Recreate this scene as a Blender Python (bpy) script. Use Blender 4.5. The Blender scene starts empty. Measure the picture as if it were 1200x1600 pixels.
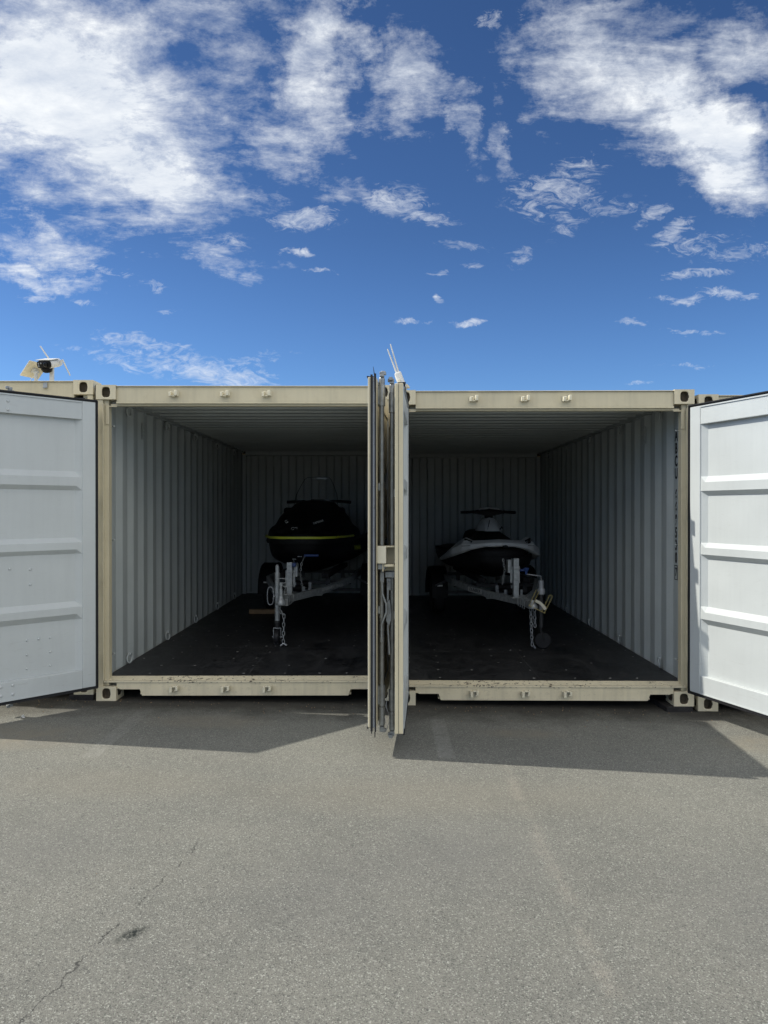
import bpy, math, random
from mathutils import Vector, Matrix
R = math.radians
random.seed(7)
sc = bpy.context.scene
COL = sc.collection

# ------------------------------------------------------------------ camera
cam_d = bpy.data.cameras.new('camera')
cam = bpy.data.objects.new('camera', cam_d); COL.objects.link(cam)
cam.location = (0, 0, 1.57)
cam.rotation_euler = (R(90 - 0.2), 0, 0)
cam_d.sensor_fit = 'VERTICAL'; cam_d.sensor_height = 36.0
cam_d.lens = 1109 / 1600 * 36.0
cam_d.clip_start = 0.05; cam_d.clip_end = 3000
sc.camera = cam
# ------------------------------------------------------------------ light
SUN_ELEV = 47.0
sun_h = Vector((-0.994, 0.110))                 # direction on the ground towards the sun
sd = bpy.data.lights.new('sun', 'SUN'); sd.energy = 3.0; sd.angle = R(0.5); sd.color = (1.0, 0.955, 0.87)
sun = bpy.data.objects.new('sun', sd); COL.objects.link(sun)
sdir = Vector((sun_h.x * math.cos(R(SUN_ELEV)), sun_h.y * math.cos(R(SUN_ELEV)), math.sin(R(SUN_ELEV))))
sun.rotation_euler = sdir.to_track_quat('Z', 'Y').to_euler(); sun.location = (-20, 5, 25)
sc.view_settings.view_transform = 'Standard'; sc.view_settings.look = 'None'
sc.view_settings.exposure = 0.45; sc.view_settings.gamma = 1.0
sc.cycles.max_bounces = 8; sc.cycles.diffuse_bounces = 1

# ------------------------------------------------------------------ node helpers
class NT:
    def __init__(s, tree): s.t = tree; s.n = tree.nodes; s.l = tree.links
    def new(s, typ, **kw):
        n = s.n.new(typ)
        for k, v in kw.items(): setattr(n, k, v)
        return n
    def put(s, sock, v):
        if isinstance(v, bpy.types.NodeSocket): s.l.new(v, sock)
        elif v is not None: sock.default_value = v
    def math(s, op, a, b=None, c=None, clamp=False):
        n = s.new('ShaderNodeMath', operation=op); n.use_clamp = clamp
        s.put(n.inputs[0], a)
        if b is not None: s.put(n.inputs[1], b)
        if c is not None: s.put(n.inputs[2], c)
        return n.outputs[0]
    def mapr(s, v, a, b, c=0.0, d=1.0, smooth=False):
        n = s.new('ShaderNodeMapRange'); n.clamp = True
        if smooth: n.interpolation_type = 'SMOOTHSTEP'
        for i, x in enumerate((v, a, b, c, d)): s.put(n.inputs[i], x)
        return n.outputs[0]
    def mix(s, f, a, b, blend='MIX'):
        n = s.new('ShaderNodeMix', data_type='RGBA', blend_type=blend)
        s.put(n.inputs[0], f); s.put(n.inputs[6], a); s.put(n.inputs[7], b)
        return n.outputs[2]
    def noise(s, vec, scale, detail=4, rough=0.55, dist=0.0, out=0):
        n = s.new('ShaderNodeTexNoise')
        s.put(n.inputs['Vector'], vec); n.inputs['Scale'].default_value = scale
        n.inputs['Detail'].default_value = detail; n.inputs['Roughness'].default_value = rough
        n.inputs['Distortion'].default_value = dist
        return n.outputs[out]
    def mapping(s, vec, loc=(0,0,0), rot=(0,0,0), scale=(1,1,1), typ='POINT'):
        n = s.new('ShaderNodeMapping', vector_type=typ)
        s.put(n.inputs[0], vec)
        n.inputs[1].default_value = loc; n.inputs[2].default_value = rot; n.inputs[3].default_value = scale
        return n.outputs[0]

# ------------------------------------------------------------------ world: sky with clouds
W = bpy.data.worlds.new('World'); sc.world = W; W.use_nodes = True
w = NT(W.node_tree); w.n.clear()
SKY = 0.07
sky = w.new('ShaderNodeTexSky', sky_type='NISHITA'); sky.sun_disc = False
sky.sun_elevation = R(SUN_ELEV)
sky.sun_rotation = math.atan2(sun_h.x, sun_h.y)      # measured from +Y towards +X
sky.air_density = 1.0; sky.dust_density = 0.4; sky.ozone_density = 3.0; sky.altitude = 50
tc = w.new('ShaderNodeTexCoord').outputs['Generated']
sep = w.new('ShaderNodeSeparateXYZ'); w.put(sep.inputs[0], tc)
ysafe = w.math('MAXIMUM', sep.outputs[1], 0.05); zs = w.math('MAXIMUM', sep.outputs[2], 0.03)
uu = w.math('DIVIDE', sep.outputs[0], ysafe); vv = w.math('DIVIDE', sep.outputs[2], ysafe)
cuv = w.new('ShaderNodeCombineXYZ'); w.put(cuv.inputs[0], uu); w.put(cuv.inputs[1], vv)
# the cloud layer: coordinates on a plane high above
zc = w.math('ADD', zs, 0.12)
px = w.math('DIVIDE', sep.outputs[0], zc); py = w.math('DIVIDE', sep.outputs[1], zc)
cpl = w.new('ShaderNodeCombineXYZ'); w.put(cpl.inputs[0], px); w.put(cpl.inputs[1], py)
warp = w.noise(cuv.outputs[0], 6.5, 8, 0.66, 0, 1)
wv = w.new('ShaderNodeVectorMath', operation='MULTIPLY_ADD'); w.put(wv.inputs[0], warp); wv.inputs[1].default_value = (0.26, 0.20, 0); w.put(wv.inputs[2], cuv.outputs[0])
wo = w.new('ShaderNodeVectorMath', operation='SUBTRACT'); w.put(wo.inputs[0], wv.outputs[0]); wo.inputs[1].default_value = (0.13, 0.10, 0)
def soft_spots(lst, vec, gain):
    """largest of a set of soft elliptical spots; (right, up) on the sky in thousandths of the tangent, radii, tilt, level"""
    acc = None
    for (u, v, ru, rv, rot, wt) in lst:
        m = w.mapping(vec, (u/1000, v/1000, 0), (0, 0, R(rot)), (ru/1000, rv/1000, 1), 'TEXTURE')
        g = w.new('ShaderNodeTexGradient', gradient_type='SPHERICAL'); w.put(g.inputs[0], m)
        k = w.math('MULTIPLY', w.math('MINIMUM', w.math('MULTIPLY', g.outputs[1], gain), 1.0), wt)
        acc = k if acc is None else w.math('MAXIMUM', acc, k)
    return acc
big = [(-450,585,320,225,-15,1.85),(-243,618,185,150,0,.90),(-99,625,95,135,15,1.45),(-330,492,250,110,-30,1.55),(-487,690,240,120,0,1.4),(-153,510,75,85,-20,.85),
 (-487,384,135,48,-5,1.15),(-487,339,160,32,-8,1.0),(-243,366,145,36,-12,.68),(-360,430,215,50,-20,.78),(-270,700,180,85,0,.80),
 (32,605,80,112,10,1.02),(104,542,42,95,28,.95),(162,537,32,90,20,.72),(-36,713,75,30,0,.85),(-58,465,50,65,40,.62),
 (335,620,215,125,-10,1.35),(415,570,205,110,-30,1.75),(485,501,145,95,-40,1.6),(234,636,95,105,20,1.02),(514,627,145,110,0,1.1),(523,438,75,62,-45,.95),(361,700,260,55,0,.85)]
small = [(-108,408,62,22,4,1.0),(-135,405,60,10,-4,.6),(10,432,52,28,-20,.95),(60,410,60,14,-8,.7),(25,440,55,22,-10,.6),(243,445,95,30,-8,.62),(270,475,60,30,15,.55),(225,420,80,22,-12,.55),(330,425,50,20,10,.42),
 (-300,205,150,26,-8,.62),(-230,190,110,24,-10,.85),(-340,235,110,16,-12,.6),(-370,215,120,10,-10,.45),(-180,210,70,12,8,.45),
 (378,415,45,13,24,.75),(407,392,42,16,28,.85),(450,375,80,22,6,.5),(500,362,90,20,4,.5),(415,327,34,9,0,.8),(455,332,55,9,4,.7),(395,300,30,7,0,.6),(480,305,50,9,-4,.8),(425,295,45,9,3,.8),(515,300,30,8,0,.7),(345,263,34,6,0,.6),(440,250,60,5,-3,.55),(355,178,34,5,-4,.6),(430,203,50,5,-2,.4),
 (118,264,28,7,3,1.0),(40,262,38,6,-2,.75),(75,297,16,9,-30,.95),(76,332,22,6,0,.6),(-124,364,34,8,-6,.95),(-92,335,24,6,-6,.7),(-488,295,32,9,0,.8),(-420,290,25,5,0,.5),(-245,365,45,22,-20,.7),(-215,375,40,16,-10,.6),(195,355,30,22,30,.5),(120,345,40,8,0,.4),(145,690,22,16,20,.7),(190,700,14,12,0,.5),
 (-322,312,40,12,-10,.5),(-300,280,30,6,-5,.5),(-450,345,120,12,-8,.6),(110,372,60,10,-10,.4),(260,392,45,14,20,.4)]
mask = w.math('MULTIPLY', soft_spots(big, wo.outputs[0], 1.30), 1.08)
ns = w.noise(w.mapping(cuv.outputs[0], (0, 0, 7), (0, 0, R(12)), (1, 2.3, 1)), 30, 12, 0.72, 1.4)
wv2 = w.new('ShaderNodeVectorMath', operation='MULTIPLY_ADD'); w.put(wv2.inputs[0], w.noise(cuv.outputs[0], 22, 5, 0.65, 0, 1)); wv2.inputs[1].default_value = (0.06, 0.028, 0); w.put(wv2.inputs[2], cuv.outputs[0])
wo2 = w.new('ShaderNodeVectorMath', operation='SUBTRACT'); w.put(wo2.inputs[0], wv2.outputs[0]); wo2.inputs[1].default_value = (0.03, 0.014, 0)
sm = soft_spots(small, wo2.outputs[0], 1.5)
alpha_s = w.mapr(w.math('ADD', w.math('MULTIPLY', sm, 1.5), w.math('MULTIPLY_ADD', ns, 4.8, -2.85)), 0.0, 2.4, 0, 0.95)
alpha_s = w.math('MULTIPLY', alpha_s, w.mapr(sm, 0.0, 0.25))
front = w.mapr(sep.outputs[1], 0.05, 0.40)            # the half of the sky with the placed clouds
pm = w.mapping(cpl.outputs[0], (3.1, 1.7, 0), (0, 0, R(-32)), (0.85, 1.75, 1))
n1 = w.noise(pm, 2.6, 14, 0.70, 0.45)
pm2 = w.mapping(cpl.outputs[0], (0, 0, 4), (0, 0, R(20)), (1.0, 1.25, 1))
n2 = w.noise(pm2, 8.5, 14, 0.72, 0.25)
nn = w.math('MULTIPLY_ADD', n2, 0.42, w.math('MULTIPLY', n1, 0.58))
bm = w.mapr(w.noise(tc, 1.6, 3, 0.5), 0.30, 0.55, 0.45, 1.05)      # unseen broken cloud, added over the rest of the dome as fill light
maskf = w.math('MULTIPLY_ADD', front, w.math('SUBTRACT', mask, bm), bm)
den = w.math('ADD', w.math('MULTIPLY', maskf, 1.36), w.math('MULTIPLY_ADD', nn, 6.6, -4.12))
alpha = w.mapr(den, -0.22, 1.6, 0, 0.96)
alpha = w.math('POWER', alpha, 1.25)
alpha = w.math('MULTIPLY', alpha, w.mapr(maskf, 0.0, 0.15))
shade = w.mapr(w.math('MULTIPLY_ADD', n2, 0.45, w.math('MULTIPLY', w.noise(pm, 3.2, 10, 0.66, 0.4), 0.55)), 0.38, 0.60, 0.0, 1.0)
ccol = w.mix(shade, (7.0, 7.7, 8.8, 1), (10.6, 10.9, 11.1, 1))
lift = w.mapr(sep.outputs[1], -0.25, 0.35, 2.75, 1.0)   # added clouds out of view are boosted to strengthen the fill
ccol = w.mix(w.mapr(sep.outputs[1], -0.25, 0.35, 1.0, 0.0), ccol, w.mix(1.0, ccol, (1.10, 1.0, 0.84, 1), 'MULTIPLY'))  # unseen clouds tinted warm so the fill light is less blue
cl2 = w.new('ShaderNodeVectorMath', operation='SCALE'); w.put(cl2.inputs[0], ccol); w.put(cl2.inputs[3], w.math('MULTIPLY', lift, w.math('MULTIPLY_ADD', w.math('SUBTRACT', w.mapr(sep.outputs[2], 0.0, 0.70, 0.12, 1.65), 1.0), w.mapr(sep.outputs[1], -0.25, 0.35, 1.0, 0.0), 1.0)))  # unseen clouds dimmed low and raised overhead to steer the fill light
tint = w.mix(1.0, sky.outputs[0], (0.56, 0.82, 1.17, 1), 'MULTIPLY')
dim = w.new('ShaderNodeVectorMath', operation='SCALE'); w.put(dim.inputs[0], tint); w.put(dim.inputs[3], w.math('MULTIPLY', w.mapr(sep.outputs[2], 0.10, 0.36, 1.24, 0.86), w.mapr(sep.outputs[2], 0.36, 0.6, 1.0, 0.84)))
alpha = w.math('MAXIMUM', alpha, w.math('MULTIPLY', alpha_s, front))
skyc = w.mix(alpha, dim.outputs[0], cl2.outputs[0])
bg = w.new('ShaderNodeBackground'); w.put(bg.inputs[0], skyc); bg.inputs[1].default_value = SKY
ow = w.new('ShaderNodeOutputWorld'); w.l.new(bg.outputs[0], ow.inputs[0])

# ------------------------------------------------------------------ materials
def mat(name, col, rough=0.5, metal=0.0, var=0.12, vs=6.0, bump=0.15, bs=60, spec=0.5, streak=0.0):
    m = bpy.data.materials.new(name); m.use_nodes = True
    t = NT(m.node_tree); b = t.n['Principled BSDF']
    b.inputs['Roughness'].default_value = rough; b.inputs['Metallic'].default_value = metal
    b.inputs['Specular IOR Level'].default_value = spec
    oc = t.new('ShaderNodeTexCoord').outputs['Object']
    if var:
        n = t.noise(oc, vs, 6, 0.6)
        f = t.mapr(n, 0.3, 0.7, 1 - var, 1 + var)
        if streak:
            sm = t.mapping(oc, scale=(14, 14, 0.9)); s2 = t.noise(sm, 1.5, 5, 0.65)
            f = t.math('MULTIPLY', f, t.mapr(s2, 0.45, 0.75, 1.0, 1 - streak))
        c = t.new('ShaderNodeVectorMath', operation='SCALE'); c.inputs[0].default_value = col[:3]; t.put(c.inputs[3], f)
        t.l.new(c.outputs[0], b.inputs['Base Color'])
        t.l.new(t.mapr(t.noise(oc, vs * 3, 4), 0.3, 0.7, rough * .85, min(1, rough * 1.15)), b.inputs['Roughness'])
    else: b.inputs['Base Color'].default_value = (*col[:3], 1)
    if bump:
        bn = t.new('ShaderNodeBump'); bn.inputs['Strength'].default_value = bump; bn.inputs['Distance'].default_value = 0.004
        t.put(bn.inputs['Height'], t.noise(oc, bs, 4)); t.l.new(bn.outputs[0], b.inputs['Normal'])
    m.diffuse_color = (*col[:3], 1)
    return m

def rusty(name, col, amount=0.70, rough=0.45, streak=0.10):
    """paint with chips of rust and grime"""
    m = mat(name, col, rough, 0, 0.07, 3.0, 0.12, 40, streak=streak)
    t = NT(m.node_tree); b = t.n['Principled BSDF']
    oc = t.new('ShaderNodeTexCoord').outputs['Object']
    src = b.inputs['Base Color'].links[0].from_socket
    n = t.noise(t.mapping(oc, scale=(1, 1, 1.6)), 26, 8, 0.7); big = t.noise(oc, 2.2, 3)
    k = t.math('MULTIPLY_ADD', big, 0.25, n)
    f = t.mapr(k, amount + .13, amount + .16)
    d = t.mapr(t.noise(oc, 9, 7, 0.75), 0.55, 0.8, 0, 0.28)
    c = t.mix(d, src, (col[0] * .62, col[1] * .58, col[2] * .50, 1))
    c = t.mix(f, c, (0.10, 0.045, 0.025, 1))
    if amount < .65:     # knocks and rust gather on the upper lip
        sp = t.new('ShaderNodeSeparateXYZ'); t.put(sp.inputs[0], oc)
        f = t.math('MULTIPLY', f, t.mapr(sp.outputs[2], .135, .150, .12, 1.0))
    f2 = f
    c = t.mix(d, src, (col[0] * .62, col[1] * .58, col[2] * .50, 1))
    c = t.mix(f2, c, (0.075, 0.055, 0.04, 1))
    t.l.new(c, b.inputs['Base Color'])
    return m

M = {}
M['cream'] = rusty('cream_paint', (0.76, 0.675, 0.465))
M['cream_worn'] = rusty('cream_paint_worn', (0.84, 0.745, 0.52), 0.585, 0.5, 0.15)
M['lock_cream'] = mat('lock_cover_cream', (0.82, 0.77, 0.60), 0.45, 0, 0.05, 14, 0.03)
M['keeper'] = mat('keeper_paint', (0.88, 0.81, 0.60), 0.45, 0, 0.10, 30, 0.3, 50)
M['grey'] = mat('interior_grey_paint', (0.56, 0.60, 0.58), 0.42, 0, 0.05, 2.5, 0.10, 30, streak=0.06)
M['door_grey'] = mat('door_light_grey_paint', (0.62, 0.655, 0.645), 0.40, 0, 0.035, 2.0, 0.08, 24, streak=0.04)
M['rubber'] = mat('black_rubber', (0.018, 0.018, 0.020), 0.55, 0, 0.2, 10, 0.2, 50)
M['galv'] = mat('galvanised_steel', (0.42, 0.44, 0.44), 0.48, 0.5, 0.28, 28, 0.2, 60)
M['door_galv'] = mat('dull_zinc_fittings', (0.34, 0.355, 0.355), 0.45, 0.65, 0.25, 28, 0.2, 60)
M['rod'] = mat('rod_steel', (0.34, 0.35, 0.335), 0.38, 0.6, 0.25, 12, 0.2, 60)
M['dark_steel'] = mat('dark_steel', (0.05, 0.05, 0.052), 0.5, 0.5, 0.2, 20)
M['rust'] = mat('rusty_steel', (0.13, 0.065, 0.035), 0.85, 0, 0.4, 25, 0.5, 60)
M['alu'] = mat('aluminium_strip', (0.36, 0.38, 0.40), 0.45, 0.3, 0.1, 20)
M['black_plastic'] = mat('black_plastic', (0.008, 0.008, 0.009), 0.55, 0, 0.15, 10, 0.05, spec=0.2)
M['black_gloss'] = mat('black_gelcoat', (0.005, 0.005, 0.006), 0.5, 0, 0.1, 4, 0.0, spec=0.12)
M['white_plastic'] = mat('white_plastic', (0.78, 0.78, 0.74), 0.4, 0, 0.04, 10, 0.03)
M['ski_white'] = mat('white_gelcoat', (0.70, 0.72, 0.71), 0.4, 0, 0.06, 6, 0.03)
M['panel_cream'] = mat('panel_back', (0.72, 0.68, 0.55), 0.5, 0, 0.08, 20, 0.03)
M['yellow'] = mat('yellow_trim', (0.62, 0.66, 0.06), 0.4, 0, 0.08, 12, 0.0)
M['white_paint'] = mat('white_lettering', (0.75, 0.75, 0.72), 0.5, 0, 0.05, 10, 0.0)
M['black_paint'] = mat('black_lettering', (0.012, 0.012, 0.012), 0.5, 0, 0.1, 10, 0.0)
M['blue_plastic'] = mat('blue_plastic', (0.025, 0.06, 0.20), 0.4, 0, 0.1, 10, 0.0)
M['wood'] = mat('pale_timber', (0.30, 0.20, 0.11), 0.75, 0, 0.25, 14, 0.3)
M['pad'] = mat('tarred_timber', (0.022, 0.020, 0.019), 0.8, 0, 0.3, 14, 0.5)
M['yellow_rack'] = mat('gold_passivated_wire', (0.42, 0.36, 0.16), 0.4, 0.6, 0.1, 20, 0.0)
M['fabric'] = mat('black_marine_carpet', (0.012, 0.012, 0.014), 0.95, 0, 0.3, 60, 0.4, 160)
M['cavity'] = mat('casting_inside', (0.12, 0.095, 0.06), 0.8, 0, 0.4, 20, 0.3)
M['screen'] = mat('lens_glass', (0.004, 0.004, 0.006), 0.06, 0, 0, 1, 0)
g = bpy.data.materials.new('clear_acrylic'); g.use_nodes = True
gb = g.node_tree.nodes['Principled BSDF']; gb.inputs['Base Color'].default_value = (0.5, 0.52, 0.55, 1)
gb.inputs['Roughness'].default_value = 0.08; gb.inputs['Alpha'].default_value = 0.07
M['acrylic'] = g

def waver(m, sc_, st, scuff):
    """pressed-sheet waviness and faint scuffs on a painted panel"""
    t = NT(m.node_tree); b = t.n['Principled BSDF']; oc = t.new('ShaderNodeTexCoord').outputs['Object']
    bn = t.new('ShaderNodeBump'); bn.inputs['Strength'].default_value = st; bn.inputs['Distance'].default_value = 0.03
    t.put(bn.inputs['Height'], t.noise(oc, sc_, 2, 0.4)); t.l.new(b.inputs['Normal'].links[0].from_socket, bn.inputs['Normal']); t.l.new(bn.outputs[0], b.inputs['Normal'])
    src = b.inputs['Base Color'].links[0].from_socket
    n = t.noise(t.mapping(oc, rot=(.4, .7, .2), scale=(1, 1, 5)), 5, 9, .75, 2.0)
    sp = t.new('ShaderNodeSeparateXYZ'); t.put(sp.inputs[0], oc)
    low = t.mapr(sp.outputs[2], .15, .9, 1.0, .35)
    c = t.mix(t.math('MULTIPLY', t.mapr(n, .57, .70, 0, scuff), low), src, (.30, .28, .24, 1))
    n2 = t.noise(oc, 70, 5, .7)
    c = t.mix(t.mapr(n2, .70, .76, 0, scuff * 1.4), c, (.14, .12, .10, 1))
    t.l.new(c, b.inputs['Base Color'])
waver(M['door_grey'], 2.2, .35, .30)
waver(M['grey'], 1.6, .25, .28)
def floor_mat():
    m = mat('black_plywood_floor', (0.012, 0.012, 0.013), 0.42, 0, 0.0)
    t = NT(m.node_tree); b = t.n['Principled BSDF']; oc = t.new('ShaderNodeTexCoord').outputs['Object']
    n = t.noise(t.mapping(oc, rot=(0, 0, .5), scale=(1.6, 1, 1)), 2.6, 9, 0.75, 1.2); n2 = t.noise(oc, 40, 4)
    k = t.math('MULTIPLY_ADD', n2, 0.3, n)
    c = t.mix(t.mapr(k, 0.5, 0.9), (0.009, 0.009, 0.010, 1), (0.062, 0.062, 0.062, 1))
    t.l.new(c, b.inputs['Base Color'])
    t.l.new(t.mapr(n, 0.3, 0.7, 0.32, 0.62), b.inputs['Roughness'])
    b.inputs['Specular IOR Level'].default_value = 0.35
    return m
M['floor'] = floor_mat()
M['scuff'] = mat('bright_screw_heads', (0.62, 0.61, 0.57), 0.5, 0, 0.3, 60, 0)
M['seam'] = mat('floor_seam_filler', (0.16, 0.16, 0.16), 0.6, 0, 0.6, 9, 0)

def asphalt():
    m = bpy.data.materials.new('asphalt'); m.use_nodes = True
    t = NT(m.node_tree); b = t.n['Principled BSDF']
    oc = t.new('ShaderNodeTexCoord').outputs['Object']
    sp = t.new('ShaderNodeSeparateXYZ'); t.put(sp.inputs[0], oc); X, Y = sp.outputs[0], sp.outputs[1]
    big = t.noise(oc, 0.8, 5, 0.6); mid = t.noise(oc, 5, 6, 0.65)
    fine = t.noise(oc, 190, 3, 0.7)
    v = t.new('ShaderNodeTexVoronoi'); t.put(v.inputs['Vector'], oc); v.inputs['Scale'].default_value = 210
    v2 = t.new('ShaderNodeTexVoronoi'); t.put(v2.inputs['Vector'], oc); v2.inputs['Scale'].default_value = 95
    sv = t.new('ShaderNodeSeparateColor'); t.put(sv.inputs[0], v.outputs['Color'])
    sv2 = t.new('ShaderNodeSeparateColor'); t.put(sv2.inputs[0], v2.outputs['Color'])
    base = t.mix(t.mapr(big, 0.35, 0.68), (0.150, 0.151, 0.132, 1), (0.212, 0.210, 0.178, 1))
    base = t.mix(t.mapr(mid, 0.35, 0.7, 0, 0.35), base, (0.245, 0.235, 0.20, 1))
    base = t.mix(t.mapr(fine, 0.45, 0.68, 0.0, 0.55), base, (0.32, 0.315, 0.268, 1))
    base = t.mix(t.mapr(fine, 0.34, 0.48, 0.55, 0.0), base, (0.075, 0.075, 0.068, 1))
    base = t.mix(t.mapr(sv.outputs[0], 0.87, 0.95, 0, 0.50), base, (0.50, 0.51, 0.44, 1))     # pale chips
    base = t.mix(t.mapr(sv.outputs[1], 0.86, 0.95, 0, 0.55), base, (0.055, 0.055, 0.053, 1))  # pits
    base = t.mix(t.mapr(sv2.outputs[0], 0.965, 0.99, 0, 0.20), base, (0.50, 0.49, 0.43, 1))
    base = t.mix(t.mapr(sv2.outputs[1], 0.965, 0.99, 0, 0.30), base, (0.05, 0.05, 0.05, 1))
    def band(coord, c, wdt, soft):        # 1 inside |coord-c|<wdt
        d = t.math('ABSOLUTE', t.math('SUBTRACT', coord, c)); return t.mapr(d, wdt, wdt + soft, 1, 0)
    wob = t.math('MULTIPLY_ADD', t.noise(oc, 2.5, 4), 0.14, -0.07)
    Xw = t.math('ADD', X, wob)
    # paving joint, pale aggregate showing
    j = t.math('MULTIPLY', band(Xw, 0.765, 0.006, 0.05), t.mapr(t.noise(oc, 5, 6, .75), 0.42, 0.66, 0.02, 0.75))
    j = t.math('MULTIPLY', j, t.mapr(Y, 4.3, 4.7, 1, 0))
    base = t.mix(t.math('MULTIPLY', j, t.mapr(fine, 0.4, 0.55)), base, (0.36, 0.33, 0.27, 1))
    # remains of painted parking lines
    worn = t.mapr(t.noise(oc, 30, 8, .75), 0.38, 0.62, 0.04, 0.24)
    for cx_, y0, y1, k_ in ((0.41, 4.60, 5.45, 1.0), (-1.88, 4.5, 5.7, .6), (2.85, 4.3, 5.8, .5)):
        s_ = t.math('MULTIPLY', band(X, cx_, 0.05, 0.01), t.math('MULTIPLY', t.mapr(Y, y0, y0 + .03), t.mapr(Y, y1, y1 + .05, 1, 0)))
        base = t.mix(t.math('MULTIPLY', t.math('MULTIPLY', s_, worn), k_), base, (0.50, 0.50, 0.46, 1))
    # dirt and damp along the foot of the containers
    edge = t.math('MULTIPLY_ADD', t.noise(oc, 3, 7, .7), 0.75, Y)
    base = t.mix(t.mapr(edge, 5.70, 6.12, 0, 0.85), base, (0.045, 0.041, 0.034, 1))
    # pale dusty patches in front of the doors
    for (a_, b_, ra, rb, kk) in ((-1.30, 5.30, .55, .22, .35), (1.0, 5.15, .38, .15, .35), (-2.6, 4.9, .7, .35, .45), (2.75, 5.0, .5, .25, .4), (.3, 4.0, 1.4, .35, .12), (-1.6, 4.1, .9, .3, .10)):
        mp = t.mapping(oc, (a_, b_, 0), (0, 0, 0), (ra, rb, 1), 'TEXTURE'); g_ = t.new('ShaderNodeTexGradient', gradient_type='SPHERICAL'); t.put(g_.inputs[0], mp)
        f_ = t.math('MULTIPLY', t.mapr(g_.outputs[1], 0, .6), t.mapr(t.noise(oc, 7, 7, .7), .35, .7, .2, kk * 2))
        base = t.mix(f_, base, (0.25, 0.225, 0.17, 1))
    # crack running towards the camera
    cl = t.math('MULTIPLY_ADD', Y, 0.20, -1.565)
    cw = t.math('MULTIPLY_ADD', t.noise(oc, 13, 6, .7), 0.10, -0.05)
    dd = t.math('ABSOLUTE', t.math('SUBTRACT', t.math('ADD', X, cw), cl))
    crack = t.math('MULTIPLY', t.mapr(dd, 0.0008, 0.0032, 1, 0), t.mapr(t.noise(oc, 7.5, 5, .7), 0.43, 0.53))
    crack = t.math('MULTIPLY', crack, t.mapr(Y, 3.3, 3.5, 1, 0))
    base = t.mix(t.math('MULTIPLY', crack, .62), base, (0.02, 0.02, 0.02, 1))
    # oil spot
    mp = t.mapping(oc, (-0.945, 2.66, 0), (0, 0, R(50)), (0.085, 0.040, 1), 'TEXTURE'); g_ = t.new('ShaderNodeTexGradient', gradient_type='SPHERICAL'); t.put(g_.inputs[0], mp)
    f_ = t.math('MULTIPLY', t.mapr(g_.outputs[1], 0, .7), t.mapr(t.noise(oc, 45, 6, .8), 0.38, .54, 0.0, 0.95))
    base = t.mix(f_, base, (0.012, 0.017, 0.015, 1))
    for (a_, b_, ra, k2) in ((.35, 3.35, .55, .35), (-.25, 3.0, .5, .25), (1.6, 2.9, .6, .3), (-1.6, 3.3, .5, .25)):
        mp = t.mapping(oc, (a_, b_, 0), (0, 0, 0), (ra, ra, 1), 'TEXTURE'); g_ = t.new('ShaderNodeTexGradient', gradient_type='SPHERICAL'); t.put(g_.inputs[0], mp)
        base = t.mix(t.math('MULTIPLY', g_.outputs[1], k2), base, (0.13, 0.13, 0.128, 1))
    t.l.new(base, b.inputs['Base Color']); b.inputs['Roughness'].default_value = 0.88
    b.inputs['Specular IOR Level'].default_value = 0.3
    h = t.math('ADD', t.math('MULTIPLY', v.outputs['Distance'], 0.5), t.math('MULTIPLY', fine, 1.0))
    h = t.math('SUBTRACT', h, t.math('MULTIPLY', crack, 2.0))
    bn = t.new('ShaderNodeBump'); bn.inputs['Strength'].default_value = 0.65; bn.inputs['Distance'].default_value = 0.004
    t.put(bn.inputs['Height'], h); t.l.new(bn.outputs[0], b.inputs['Normal'])
    return m
M['asphalt'] = asphalt()

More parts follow.
